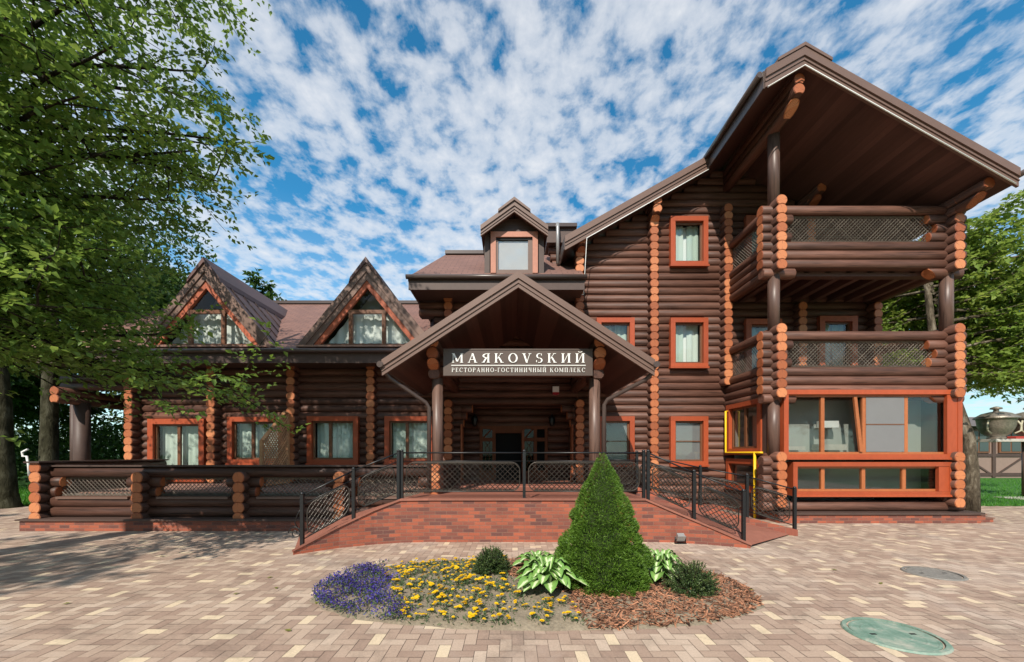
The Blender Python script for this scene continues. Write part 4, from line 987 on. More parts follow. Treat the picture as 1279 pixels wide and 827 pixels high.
mb.box(SX0 + .16, SX1 - .14, SYF - .010, SYF + .002, 3.345, 3.358)
obj('lettering', mb, m_letter, SG)

# ------------------------------------------------------------------ small fittings on the facade
A = empty('alarm_box', (1.22, 11.2, 3.3), 'small white and red alarm box on the logs above the entrance', 'alarm')
mb = MB(); mb.box(1.14, 1.32, 11.16, 11.24, 3.3, 3.46); obj('cover', mb, m_white, A)
mb = MB(); mb.prism([(1.14, 11.165, 3.298), (1.32, 11.165, 3.298), (1.32, 11.165, 3.24), (1.23, 11.165, 3.22), (1.14, 11.165, 3.24)], (0, .07, 0)); obj('strobe', mb, mat('red lens', (.4, .02, .03), .3), A)
lam = empty('wall_lantern', (0, 0, 0), 'dark wall lantern left of the entrance door', 'lantern', 'lanterns beside the entrance')
mb = MB(); mb.lathe([(.0, .30), (.03, .28), (.09, .2), (.10, .18), (.075, .0), (.05, -.05), (0, -.07)], (0, -.12, 0), 8); mb.tube([(0, .06, .1), (0, -.02, .33), (0, -.12, .3)], .014, 6); obj('body', mb, m_iron, lam)
lam.location = (-1.12, 12.05, 2.45)
l2 = copy_tree(lam); l2.location = (1.2, 12.05, 2.45); l2['label'] = 'dark wall lantern right of the entrance door'
mb = MB(); gx = 5.93
mb.tube([(gx + .1, 11.08, 2.75), (gx, 11.05, 2.75), (gx, 11.05, 1.60), (gx, 9.55, 1.60), (gx + .06, 9.5, 1.60)], .027, 10); mb.tube([(gx - .005, 9.72, 1.62), (gx - .005, 9.72, 0)], .032, 10)
for z in (.45, .95): mb.tube([(gx - .005, 9.72, z), (gx - .005, 9.72, z + .05)], .042, 10)
tag(obj('gas_pipe', mb, m_yellow, None, (gx, 9.72, 0)), 'bright yellow gas pipe bent round the bay windows', 'pipe')
fl = empty('ground_floodlight', (2.95, 6.98, 0), 'small grey floodlight at the foot of the brick ramp wall', 'floodlight')
mb = MB(); mb.M = Matrix.Translation((2.95, 6.98, .12)) @ Matrix.Rotation(R(35), 4, 'X'); mb.box(-.06, .06, -.04, .04, -.045, .055); mb.box(-.07, .07, -.05, -.038, -.055, .065); obj('lamp_head', mb, m_steel, fl)
mb = MB(); mb.tube([(2.86, 6.98, 0), (2.86, 6.98, .12), ], .01, 5); mb.tube([(3.04, 6.98, 0), (3.04, 6.98, .12)], .01, 5); mb.box(2.85, 3.05, 6.95, 7.0, 0, .015); obj('bracket', mb, m_iron, fl)
# garden trellis screen standing on the veranda
T_ = empty('lattice_screen', (-6.2, 10.2, .74), 'wooden lattice privacy screen with a slanted top on the veranda', 'screen')
mb = MB(); tx = -6.16
sy = [(10.95, .78), (9.8, .78), (9.8, 1.9), (10.75, 2.68), (10.95, 2.68)]
def strip(mb, a, b, w_=.05, t=.03): mb.tube([(tx, a[0], a[1]), (tx, b[0], b[1])], w_ * .6, 4)
for a, b in zip(sy, sy[1:] + sy[:1]): strip(mb, a, b, .085)
obj('frame', mb, m_lattice, T_)
mb = MB()
for sgn in (1, -1):
    for i in range(-20, 30):
        c0 = .78 + i * .11; pts = []
        for j in range(41):
            yy = 9.8 + 1.15 * j / 40; zz = c0 + sgn * (yy - 9.8)
            top_ = 1.9 + (yy - 9.8) * .82 if yy < 10.75 else 2.68
            if .78 < zz < top_: pts.append((yy, zz))
        if len(pts) > 1: mb.tube([(tx + .008 * sgn, pts[0][0], pts[0][1]), (tx + .008 * sgn, pts[-1][0], pts[-1][1])], .021, 4, caps=False)
obj('slats', mb, m_lattice, T_)
# manhole covers
def manhole(x, y, r, m, label):
    e = empty('manhole_cover', (x, y, 0), label, 'manhole')
    mb = MB(); mb.lathe([(r - .03, .004), (r - .03, .016), (r, .016), (r + .012, .002)], (x, y, 0), 40, smooth=False); obj('rim', mb, m_grate if m is m_grate else m_manhole, e)
    mb = MB(); mb.lathe([(0, .008), (r - .045, .008), (r - .045, .003)], (x, y, 0), 40, smooth=False)
    for q in (.35, .62, .82): mb.lathe([(r * q - .008, .0085), (r * q - .005, .010), (r * q + .005, .010), (r * q + .008, .0085)], (x, y, 0), 36, smooth=False)
    obj('lid', mb, m, e)
    mb = MB()
    for k in (-1, 1): mb.box(x + k * r * .5 - .025, x + k * r * .5 + .025, y - .012, y + .012, .0086, .0105)
    obj('lifting_slot', mb, m_dark, e)
manhole(3.33, 3.48, .345, m_manhole, 'round pale green manhole cover flush with the paving')
manhole(5.55, 5.25, .30, m_grate, 'grey iron manhole cover with a rough worn top')

# ------------------------------------------------------------------ leaf clouds
def leaf_mesh(name, cen, direc, nrm, size, width, tone, mats, fold=.18):
    """kite shaped leaves, two triangles each, folded along the midrib"""
    cen = np.asarray(cen, dtype=np.float32); n = len(cen)
    d = np.asarray(direc, dtype=np.float32); d /= np.linalg.norm(d, axis=1, keepdims=True) + 1e-9
    m = np.asarray(nrm, dtype=np.float32); m = m - d * np.sum(m * d, axis=1, keepdims=True); m /= np.linalg.norm(m, axis=1, keepdims=True) + 1e-9
    sd = np.cross(d, m); s = np.asarray(size, dtype=np.float32).reshape(-1, 1) * np.ones((n, 1), dtype=np.float32)
    w_ = s * width
    v = np.empty((n, 4, 3), dtype=np.float32)
    v[:, 0] = cen; v[:, 1] = cen + d * s * .45 + sd * w_ * .5 + m * s * fold; v[:, 2] = cen + d * s; v[:, 3] = cen + d * s * .45 - sd * w_ * .5 + m * s * fold
    me = bpy.data.meshes.new(name); me.vertices.add(4 * n); me.vertices.foreach_set('co', v.ravel())
    idx = np.arange(n, dtype=np.int32)[:, None] * 4 + np.array([0, 2, 1, 0, 3, 2], dtype=np.int32)[None]
    me.loops.add(6 * n); me.loops.foreach_set('vertex_index', idx.ravel())
    me.polygons.add(2 * n); me.polygons.foreach_set('loop_start', np.arange(2 * n, dtype=np.int32) * 3)
    me.polygons.foreach_set('loop_total', np.full(2 * n, 3, dtype=np.int32))
    a = me.attributes.new('tone', 'FLOAT', 'FACE'); a.data.foreach_set('value', np.repeat(np.asarray(tone, dtype=np.float32), 2))
    me.materials.append(mats); me.update(calc_edges=True); me.validate(); return me
def rand_unit(rng, n):
    v = rng.normal(size=(n, 3)); return v / np.linalg.norm(v, axis=1, keepdims=True)

def grow_tree(seed, limbs, trunk, leaf, mat_leaf, mat_bark, twigs=(12, 8, 14), root=None, droop=.0, flat=.35, blen=.42):
    """limbs: (base point, azimuth, elevation, length). Branches, twigs and leaves follow; returns bark MB and leaf mesh"""
    rng = np.random.RandomState(seed); bk = MB(); cen = []; dr = []; nm = []; sz = []; tn = []
    bk.tube(trunk[0], trunk[1], 12, r2=trunk[2])
    def U(a, e): return np.array([math.cos(e) * math.cos(a), math.cos(e) * math.sin(a), math.sin(e)])
    for (p0, az, el, Ln) in limbs:
        p = np.array(p0, dtype=float); a, e = R(az), R(el); pts = [p.copy()]; ns = 10
        for i in range(ns):
            a += rng.normal() * .09; e += rng.normal() * .045 - droop * .05
            p = p + U(a, e) * Ln / ns; pts.append(p.copy())
        bk.tube([tuple(q) for q in pts], max(.02, .017 * Ln), 6, r2=.010)
        for b in range(twigs[0]):
            t = .13 + .87 * (b + rng.rand()) / twigs[0]; i = min(int(t * ns), ns - 1); q = pts[i] + (pts[i + 1] - pts[i]) * (t * ns - i)
            ba = a + (1 if b % 2 else -1) * rng.uniform(.5, 1.2); be = e * .4 + rng.normal() * flat
            bl = blen * Ln * (1.15 - .75 * t) * rng.uniform(.7, 1.2) + .25; bp = [q.copy()]
            for k in range(5):
                ba += rng.normal() * .12; be += rng.normal() * .10 - .03; q = q + U(ba, be) * bl / 5; bp.append(q.copy())
            bk.tube([tuple(z) for z in bp], .012, 4, r2=.004, caps=False)
            ct = rng.uniform(-.2, .2)
            for c in range(twigs[1]):
                tt = (c + rng.rand()) / twigs[1]; k = min(int(tt * 5), 4); q = bp[k] + (bp[k + 1] - bp[k]) * (tt * 5 - k)
                ta = ba + (1 if c % 2 else -1) * rng.uniform(.4, 1.1); te = rng.normal() * flat - .05; tl = rng.uniform(.25, .55) * min(1.0, .5 + bl)
                dv = U(ta, te)
                for l in range(twigs[2]):
                    u_ = (l + rng.rand()) / twigs[2]; cc = q + dv * tl * u_ + rng.normal(size=3) * .03
                    la = ta + (1 if l % 2 else -1) * rng.uniform(.4, 1.2)
                    cen.append(cc); dr.append(U(la, te + rng.normal() * .35 - .15)); nm.append([rng.normal() * .45, rng.normal() * .45, 1]); sz.append(leaf * rng.uniform(.65, 1.2)); tn.append(min(1, max(0, .45 + ct + rng.normal() * .18)))
    return bk, leaf_mesh('crown', cen, dr, nm, sz, .62, tn, mat_leaf)
# the big tree at the left edge
bx, by = -8.6, 5.3
limbs = []
lr = random.Random(5)
spec = [(3.1, 14, 3, 5.5), (3.1, 5, 2, 5.0), (3.3, 24, 2, 4.6), (3.0, -4, -2, 4.0), (3.2, 30, -2, 3.6), (3.2, -20, -3, 4.4), (3.4, 2, 1, 4.6), (3.5, -35, 0, 4.6), (3.5, 20, 2, 4.0), (3.6, 46, 2, 3.6), (3.8, 8, 3, 3.7), (3.8, -14, 3, 4.2), (3.9, 28, 3, 3.7), (4.0, -28, 3, 4.4), (4.2, 16, 4, 3.4), (4.2, 0, 4, 3.6), (4.3, -42, 5, 4.6), (4.5, 34, 6, 3.4), (4.6, -10, 6, 4.0),
        (4.9, 10, 7, 4.0), (5.0, -25, 8, 4.6), (5.1, 24, 6, 4.4), (5.2, 4, 6, 4.9), (5.4, -10, 8, 5.0), (5.5, -45, 10, 4.6), (5.5, 16, 7, 5.2), (5.7, 30, 8, 5.0), (5.8, -18, 10, 5.2), (5.9, 8, 10, 5.3), (6.0, 38, 10, 5.0), (6.1, 22, 11, 5.2), (6.3, -2, 13, 5.2), (6.5, -30, 16, 5.0), (6.6, 14, 16, 5.2), (6.8, 32, 18, 5.0), (7.0, -12, 20, 5.0), (7.0, 50, 22, 4.8), (7.2, 6, 22, 5.0), (7.4, 24, 26, 5.0), (7.6, -22, 30, 4.8), (7.8, 42, 30, 5.2)]
for i_ in range(8): spec.append((7.8 + 2.6 * i_ / 8, -60 + 100 * ((i_ * .382) % 1), 12 + 26 * ((i_ * .618) % 1), 5.4))  # unseen high limbs, added to shade the left facade
for z, az, el, ln in spec: limbs.append(((bx + .02 * z, by, z), az - 6, el, ln * (.86 if (z, az) == (3.1, 14) else .76)))
for i in range(10): limbs.append(((bx + .1, by, lr.uniform(5, 8.5)), lr.uniform(80, 270), lr.uniform(10, 45), lr.uniform(3, 4.2)))
bk, lm = grow_tree(11, limbs, ([(bx, by, -.1), (bx + .05, by, 2), (bx + .1, by + .05, 5), (bx + .12, by, 8), (bx + .15, by, 11)], .36, .06), .105, m_leaf, m_bark, (11, 7, 11))
t = empty('broadleaf_tree', (bx, by, 0), 'large overhanging broadleaf tree whose branches fill the upper left corner', 'tree')
obj('trunk', bk, m_barkd, t); obj('crown', lm, None, t)

# generic trees (shared meshes, one per kind)
def kind_tree(seed, h, rad, leaf, mat_leaf, nl=30, low=.47, tw=(11, 7, 9), tr=.2):
    rr = random.Random(seed); lim = []
    for i in range(nl):
        f = low + (.97 - low) * (i + .5) / nl; z = h * f * .86
        ln = rad * (1.0 - abs(f - .5) * .9) * rr.uniform(.8, 1.15); lim.append(((0, 0, z), i * 137.5 + rr.uniform(-20, 20), -2 + 55 * max(0, f - .3), ln))
    return grow_tree(seed, lim, ([(0, 0, -.1), (.06, .03, h * .3), (-.04, .05, h * .6), (0, 0, h * .9)], tr, .05), leaf, mat_leaf, m_bark, tw)
kinds = []
for sd_, h_, r_2, lf, mt in ((21, 9.5, 3.6, .19, m_leaf3), (22, 11.0, 3.8, .26, m_leaf2), (23, 8.0, 3.2, .26, m_leaf2), (24, 10.0, 3.8, .2, m_leaf2)):
    b_, l_ = kind_tree(sd_, h_, r_2, lf, mt, tw=(11, 7, 9) if sd_ < 24 else (7, 5, 6)); kinds.append((b_.mesh('trunk', m_bark), l_))
def plant_tree(k, x, y, rz, sc, label, group=None, bark=None):
    t = empty('broadleaf_tree', (x, y, 0), label, 'tree', group); t.rotation_euler = (0, 0, R(rz)); t.scale = (sc, sc, sc)
    for nm_, me in zip(('trunk', 'crown'), kinds[k]):
        o = bpy.data.objects.new(nm_, me); C.objects.link(o); o.parent = t
    return t
tr_ = random.Random(3); tl_ = []
TP = [(12.55, 10.9, -.1), (12.62, 10.95, 1.0), (12.6, 11.0, 2.0), (12.42, 11.2, 3.2), (12.25, 11.6, 5.0), (12.3, 11.9, 7.6)]
for i in range(40):
    f = (i + .5) / 40; z = 3.7 + 4.0 * f; tl_.append(((12.4 - .15 * f, 11.1 + .8 * f, z), -30 + 125 * ((i * .382) % 1), 2 + 38 * max(0, f - .35), (3.5 - 1.9 * abs(f - .35)) * tr_.uniform(.75, 1.1)))
b_, l_ = grow_tree(41, tl_, (TP, .19, .07), .17, m_leaf3, m_bark, (11, 7, 9))
t = empty('broadleaf_tree', (12.55, 10.9, 0), 'sunlit green tree with a pale leaning trunk just right of the tall balconies', 'tree')
obj('trunk', b_, m_bark, t); obj('crown', l_, None, t)
plant_tree(0, 14.6, 15.5, 20, .95, 'fuller green tree behind the leaning tree at the right of the hotel')
plant_tree(0, 20.5, 19.0, 130, 1.1, 'tree reaching in at the right edge behind the steel cauldrons')
for x, y, rz, sc, k, lb in ((-16.5, 20, 0, 1.0, 1, 'woods'), (-21, 23, 70, 1.1, 1, 'woods'), (-25, 19, 140, 1.0, 2, 'woods'), (-18.5, 27, 200, 1.25, 1, 'woods'), (-27, 28, 250, 1.3, 1, 'woods'), (-14.0, 26, 40, 1.1, 2, 'woods'), (-22, 15.5, 310, .9, 2, 'woods'), (-32, 22, 100, 1.2, 1, 'woods')):
    plant_tree(k, x, y, rz, sc, 'leafy green tree in the wood beyond the left veranda', 'trees in the wood at the left')
for x, y, rz, sc, k in ((30, 40, 0, 1.0, 1), (38, 44, 60, 1.1, 1), (24, 42, 120, .8, 2)):
    plant_tree(k, x, y, rz, sc, 'distant green tree beyond the half timbered house', 'trees beyond the half timbered house')
for x, y, rz, sc, k in ((-10.9, -4.6, 0, 1.0, 3), (-13.8, -6.4, 0, .95, 1), (-17.5, -1.0, 90, 1.1, 2), (-20, -10, 45, 1.2, 1), (-6, -22, 160, 1.1, 1), (6, -24, 20, 1.2, 1), (16, -20, 80, 1.2, 1), (24, -12, 200, 1.1, 2), (-14, -24, 280, 1.2, 1)):
    plant_tree(k, x, y, rz, sc, 'tree standing on the near side of the courtyard', 'trees on the near side of the courtyard')
# two bare trunks of the wood seen beside the veranda
for (x, y, r0, h_, lean, lb) in ((-14.75, 11.6, .26, 10, -.5, 'thick grey tree trunk at the left picture edge behind the lawn'), (-13.5, 11.6, .24, 10, .15, 'slimmer straight grey trunk between the thick trunk and the veranda')):
    t = empty('tall_tree', (x, y, 0), lb, 'tree'); mb = MB()
    rr = random.Random(int(x * 10)); pts = [(x + lean * (z / h_) + rr.uniform(-.05, .05), y + rr.uniform(-.05, .05), z) for z in (-.1, .5, 1.5, 3, 4.5, 6, 8, 10)]
    mb.tube(pts, r0, 16, r2=.1); mb.lathe([(r0 * 1.35, -.05), (r0 * 1.15, .12), (r0 * .98, .4)], (x, y, 0), 14); obj('trunk', mb, m_barkm, t)
    rng = np.random.RandomState(int(-x * 10)); n = 7000; u_ = rand_unit(rng, n) * (rng.rand(n, 1) ** .4); cl_ = (u_ * 3.6).round(0) * 1.0
    pc = u_ * np.array([3.0, 3.0, 3.0]) + np.array([x + lean, y + 1.5, 8.4])
    obj('crown', leaf_mesh('crown', pc, rand_unit(rng, n), rand_unit(rng, n) + [0, 0, 1], rng.uniform(.1, .2, n), .62, np.clip(.45 + .2 * rng.normal(size=n), 0, 1), m_leaf2), None, t)
# undergrowth below the wood: one uncountable mass
rng = np.random.RandomState(4); n = 42000
xs = rng.uniform(-48, -12.5, n); ys = rng.uniform(19, 30, n); bumps = 2.3 + 1.3 * np.sin(xs * 1.3) * np.cos(ys * .9) + .8 * np.sin(xs * 2.9 + 1)
zs = np.abs(bumps) * (rng.rand(n) ** .6) * 1.3
tone_ = np.clip(.35 + .25 * np.sin(xs * 2.1) * np.sin(zs * 2.3) + .2 * rng.normal(size=n), 0, 1)
tag(obj('undergrowth', leaf_mesh('undergrowth', np.stack([xs, ys, zs], 1), rand_unit(rng, n), rand_unit(rng, n) + [0, -.6, .7], rng.uniform(.14, .32, n), .65, tone_, m_leaf2), None), 'dense leafy undergrowth below the trees at the left', 'undergrowth', kind='stuff')
# grass on the two lawns
def grass(name, x0, x1, y0, y1, n, hgt, label, seed):
    rng = np.random.RandomState(seed); c = np.stack([rng.uniform(x0, x1, n), y0 + (y1 - y0) * rng.rand(n) ** 1.5, np.full(n, -.03)], 1)
    d_ = rng.normal(size=(n, 3)) * [.35, .35, 0] + [0, 0, 1]; m_ = rng.normal(size=(n, 3)) + [0, -1, .2]
    tag(obj(name, leaf_mesh(name, c, d_, m_, hgt * rng.uniform(.6, 1.2, n), .16, np.clip(.5 + .25 * rng.normal(size=n), 0, 1), m_grass, .03), None), label, 'grass', kind='stuff')
grass('lawn_grass', -24, -10.2, 11.95, 19, 30000, .13, 'bright green lawn grass left of the veranda', 1)
grass('lawn_grass', 11.9, 42, 11.95, 24, 45000, .10, 'bright green lawn grass right of the hotel', 2)

# ------------------------------------------------------------------ flower bed
bed_c = (0.27, 4.72)
def bed_r(a):
    rx = 2.35; ry = 1.18
    return rx, ry
def bed_edge(a, k=1.0):
    x = math.cos(a); y = math.sin(a); x = math.copysign(abs(x) ** .8, x); y = math.copysign(abs(y) ** .8, y)
    return (bed_c[0] + 2.52 * k * x, bed_c[1] + (1.16 if y < 0 else 1.25) * k * y * (1 - .05 * (x < 0) * abs(x)))
mb = MB(); n = 56; vs = [(bed_c[0], bed_c[1], .10)]; fs = []
for ri, (k, z) in enumerate(((.35, .095), (.65, .075), (.85, .05), (.97, .02), (1.0, -.002))):
    for i in range(n):
        p = bed_edge(2 * math.pi * i / n, k * (1 + .012 * math.sin(i * 2.7) + .008 * math.sin(i * 5.1))); vs.append((p[0], p[1], z))
fs += [(0, 1 + i, 1 + (i + 1) % n) for i in range(n)]
for r_i in range(4):
    for i in range(n): fs.append((1 + r_i * n + i, 1 + (r_i + 1) * n + i, 1 + (r_i + 1) * n + (i + 1) % n, 1 + r_i * n + (i + 1) % n))
mb.add(vs, fs, 0, True, .5); tag(obj('flowerbed_soil', mb, m_soil), kind='structure')
def bed_z(x, y):
    u_ = (x - bed_c[0]) / 2.52; v_ = (y - bed_c[1]) / 1.2; r_ = min(1.0, (abs(u_) ** 2.5 + abs(v_) ** 2.5) ** .4); return .10 * (1 - r_ ** 2) + .0
def in_bed(x, y, k=.96): return abs((x - bed_c[0]) / 2.52) ** 2.5 + abs((y - bed_c[1]) / 1.16) ** 2.5 < k ** 2.5
rr = random.Random(9)
mb = MB(); cnt = 0                                       # bark mulch on the right half
while cnt < 12500:
    x, y = rr.uniform(-.4, 2.82), rr.uniform(3.5, 6.0)
    lim = .62 + .06 * math.sin(y * 9) if y < 4.25 else .62 - (y - 4.25) * 1.1 + .05 * math.sin(y * 11)
    if not in_bed(x, y, .99) or x < lim: continue
    a, tl, l, w_ = rr.uniform(0, math.pi), rr.gauss(0, .35), rr.uniform(.03, .10), rr.uniform(.008, .021); z = bed_z(x, y) + rr.uniform(.004, .03)
    c_, s_ = math.cos(a), math.sin(a); dx = Vector((c_ * l / 2, s_ * l / 2, math.sin(tl) * l / 2)); dy = Vector((-s_ * w_ / 2, c_ * w_ / 2, rr.uniform(-.3, .3) * w_)); p = Vector((x, y, z))
    mb.add([p - dx - dy, p + dx - dy * .6, p + dx + dy * .6, p - dx + dy, p + Vector((0, 0, .006))], [(0, 1, 4), (1, 2, 4), (2, 3, 4), (3, 0, 4)], 0, False, rr.random()); cnt += 1
tag(obj('bark_mulch', mb, m_chip), 'reddish brown bark mulch round the spruce in the flowerbed', 'mulch', kind='stuff')
# dwarf spruce
def cone_spruce(x, y, h, r, n, seed):
    rng = np.random.RandomState(seed); t_ = 1 - np.sqrt(rng.rand(n)); a = rng.rand(n) * 2 * np.pi
    prof = r * (np.clip(1 - t_, 0, 1) ** .84) * (1 - .12 * np.exp(-t_ * 14)) + .012
    lump = np.ones(n)
    for _ in range(150):                      # separate little cushions of growth
        ba, bt, sg = rng.rand() * 2 * np.pi, 1 - np.sqrt(rng.rand()), rng.uniform(.05, .11)
        da = (a - ba + np.pi) % (2 * np.pi) - np.pi; rl = r * (1 - bt) + .05
        q = ((da * rl) ** 2 + ((t_ - bt) * h) ** 2) / (sg * sg); lump = np.maximum(lump, 1 + (.15 + .07 * rng.rand()) * np.clip(1 - q, 0, 1) ** .7)
    lump = lump - .09
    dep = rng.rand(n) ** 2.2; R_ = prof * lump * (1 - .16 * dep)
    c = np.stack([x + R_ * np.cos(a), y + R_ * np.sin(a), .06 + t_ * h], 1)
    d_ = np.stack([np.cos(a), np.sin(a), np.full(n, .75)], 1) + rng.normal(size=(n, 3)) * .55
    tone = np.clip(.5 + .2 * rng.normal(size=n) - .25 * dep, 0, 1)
    return leaf_mesh('crown', c, d_, rng.normal(size=(n, 3)), rng.uniform(.02, .042, n) * (1.1 - .35 * t_), .26, tone, m_spruce, .1)
t = empty('dwarf_spruce', (1.07, 4.72, .08), 'dense cone shaped dwarf spruce in the middle of the flowerbed', 'conifer')
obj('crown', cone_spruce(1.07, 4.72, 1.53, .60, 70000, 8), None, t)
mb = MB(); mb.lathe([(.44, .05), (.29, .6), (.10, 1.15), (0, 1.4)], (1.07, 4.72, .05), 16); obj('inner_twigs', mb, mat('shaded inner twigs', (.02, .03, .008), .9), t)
mb = MB(); mb.tube([(1.07, 4.72, 0), (1.07, 4.72, .3)], .05, 8); obj('trunk', mb, m_barkd, t)
def low_conifer(x, y, r, h, label, seed):
    t = empty('low_conifer', (x, y, bed_z(x, y)), label, 'conifer'); rng = np.random.RandomState(seed)
    cen = []; dr = []; tn = []; mb = MB(); z0 = bed_z(x, y)
    for i in range(260):
        a = rng.rand() * 2 * np.pi; e = np.arccos(rng.rand() * .98); l = rng.uniform(.75, 1.08)
        tip = np.array([r * l * np.sin(e) * np.cos(a), r * l * np.sin(e) * np.sin(a), h * l * np.cos(e) + .02]); st = tip * .35
        mb.tube([(x + st[0], y + st[1], z0 + st[2]), (x + tip[0], y + tip[1], z0 + tip[2])], .004, 3, caps=False); ct = rng.uniform(-.25, .25)
        for j in range(52):
            q = st + (tip - st) * (.15 + .85 * rng.rand()); d_ = (tip - st) / np.linalg.norm(tip - st) * .8 + rng.normal(size=3) * .75
            cen.append(q + [x, y, z0]); dr.append(d_); tn.append(np.clip(.4 + ct + .3 * (np.linalg.norm(q / [r, r, h]) - .7) + rng.normal() * .15, 0, 1))
    n = len(cen); obj('needles', leaf_mesh('needles', cen, dr, rng.normal(size=(n, 3)), rng.uniform(.018, .034, n), .3, tn, m_juni, .05), None, t); obj('twigs', mb, m_barkd, t)
low_conifer(-.26, 5.0, .25, .30, 'small round dwarf conifer behind the yellow flowers', 3)
low_conifer(1.98, 4.42, .29, .33, 'spreading dark dwarf conifer at the right end of the mulch', 4)
def hosta(x, y, r, h, n, label, seed):
    rng = random.Random(seed); mb = MB(); z0 = bed_z(x, y)
    for i in range(n):
        a = i * 2.399 + rng.uniform(-.3, .3); q = (i + .5) / n; L_ = r * (.45 + .65 * q) * rng.uniform(.85, 1.1); lift = h * (1.25 - .75 * q); wd = L_ * rng.uniform(.34, .44)
        pts = []; uv = []; K_ = 8
        for k in range(K_ + 1):
            s = k / K_; rad = L_ * (.08 + .92 * s); z = lift * math.sin(min(1, s * 1.15) * math.pi * .62) * 1.05 - .10 * h * s * s * (1 + 2 * q)
            ww = wd * .5 * max(0.03, math.sin(math.pi * max(0, (s - .22) / .78)) ** .7 if s > .22 else .06)
            for m in (-1, -.5, 0, .5, 1):
                px = x + rad * math.cos(a) - m * ww * math.sin(a); py = y + rad * math.sin(a) + m * ww * math.cos(a); pts.append((px, py, z0 + z + abs(m) * ww * .45 + .01)); uv.append((m, s * 2 + i))
        fs = []; us = []
        for k in range(K_):
            for m in range(4):
                f = (k * 5 + m, k * 5 + m + 1, (k + 1) * 5 + m + 1, (k + 1) * 5 + m); fs.append(f); us.append([uv[j] for j in f])
        mb.add(pts, fs, 0, True, rng.random(), us)
    o = obj('hosta', mb, m_hosta, None, (x, y, z0)); tag(o, label, 'plant')
hosta(.40, 4.42, .42, .25, 64, 'large striped hosta in front of the spruce on its left', 1)
hosta(1.80, 4.80, .36, .27, 46, 'white striped hosta between the spruce and the dark conifer', 2)
hosta(.33, 5.3, .33, .15, 26, 'pale low hosta behind the spruce on its left', 3)
# yellow flowers: each plant its own object
def flower_proto(seed, nb):
    rng = random.Random(seed); root = empty('yellow_flower', (0, 0, 0), 'low plant with bright yellow blossoms on the bare soil of the flowerbed', 'flower', 'yellow flowers in the bed')
    cen = []; dr = []; tn = []
    for i in range(20):
        a = rng.uniform(0, 6.28); rr_ = rng.uniform(.0, .07); cen.append((rr_ * math.cos(a), rr_ * math.sin(a), rng.uniform(.0, .05))); dr.append((math.cos(a), math.sin(a), rng.uniform(.1, 1.2))); tn.append(rng.random())
    obj('leaves', leaf_mesh('leaves', cen, dr, np.random.RandomState(seed).normal(size=(20, 3)) + [0, 0, 1], [.05] * 20, .3, tn, m_fleaf), None, root)
    for b in range(nb):
        mb = MB(); bx_, by_, bz = rng.uniform(-.055, .055), rng.uniform(-.055, .055), rng.uniform(.065, .10); rad = rng.uniform(.019, .028)
        for ring in range(2):
            for k in range(9):
                a = 2 * math.pi * k / 9 + ring * .35; c_, s_ = math.cos(a), math.sin(a); q = rad * (1 - .35 * ring); zz = bz + .006 * ring
                mb.add([(bx_, by_, zz), (bx_ + q * c_ - q * .36 * s_, by_ + q * s_ + q * .36 * c_, zz + .006), (bx_ + q * 1.1 * c_, by_ + q * 1.1 * s_, zz + .003), (bx_ + q * c_ + q * .36 * s_, by_ + q * s_ - q * .36 * c_, zz + .006)], [(0, 3, 2), (0, 2, 1)], 0, False, rng.random())
        mb.tube([(bx_ * .3, by_ * .3, 0), (bx_, by_, bz)], .002, 3, 1, caps=False)
        obj('blossom', mb, [m_petal, m_fleaf], root)
    return root
protos = [flower_proto(s, k) for s, k in ((1, 2), (2, 3), (3, 4))]
rr = random.Random(31); placed = []; tries = 0
while len(placed) < 165 and tries < 9000:
    tries += 1; x, y = rr.uniform(-1.9, .62), rr.uniform(3.58, 5.95)
    if not in_bed(x, y, .93): continue
    if x < -1.02 - .42 * (y - 3.7): continue
    if (x + .26) ** 2 + (y - 5.0) ** 2 < .09 or (x - .40) ** 2 + (y - 4.42) ** 2 < .12: continue
    if x > -.1 and y > 4.4: continue
    if x > .1 and y > 4.15: continue
    if any((x - a) ** 2 + (y - b) ** 2 < .0085 for a, b in placed): continue
    i = len(placed); o = protos[i] if i < 3 else copy_tree(protos[rr.randrange(3)]); o.location = (x, y, bed_z(x, y)); o.rotation_euler = (rr.uniform(-.1, .35), rr.uniform(-.15, .15), rr.uniform(0, 6.28)); s = rr.uniform(.55, 1.0); o.scale = (s, s, s); placed.append((x, y))
# blue flowers: a dense carpet
rng = np.random.RandomState(12); P_ = []
while len(P_) < 4000:
    x, y = rng.uniform(-2.35, -.75), rng.uniform(3.55, 5.9)
    if not in_bed(x, y, .995): continue
    lim = -1.05 - .42 * (y - 3.7) + .05 * math.sin(y * 7)
    if x > lim + rng.normal() * .05: continue
    if math.sin(x * 9 + 1) * math.sin(y * 11) + rng.normal() * .4 < -.28: continue
    P_.append((x, y, bed_z(x, y) + .03 + .09 * rng.rand() ** .7))
P_ = np.array(P_); n = len(P_)
me1 = leaf_mesh('blue_flowers', P_, rand_unit(rng, n) + [0, 0, .3], rand_unit(rng, n) + [0, 0, 1], rng.uniform(.014, .026, n), .8, np.clip(.45 + .25 * rng.normal(size=n) + .2 * np.sin(P_[:, 0] * 8), 0, 1), m_blue, .1)
tag(obj('blue_flowers', me1, None), 'dense blue violet flowers carpeting the left tip of the flowerbed', 'flowers', kind='stuff')
sel = rng.rand(n) < .55; Q = P_[sel] * [1, 1, .75]; k = len(Q)
tag(obj('flower_foliage', leaf_mesh('flower_foliage', Q, rand_unit(rng, k) + [0, 0, .6], rand_unit(rng, k), rng.uniform(.02, .05, k), .3, rng.rand(k), m_fleaf), None), 'fine green leaves among the blue flowers', 'foliage', kind='stuff')
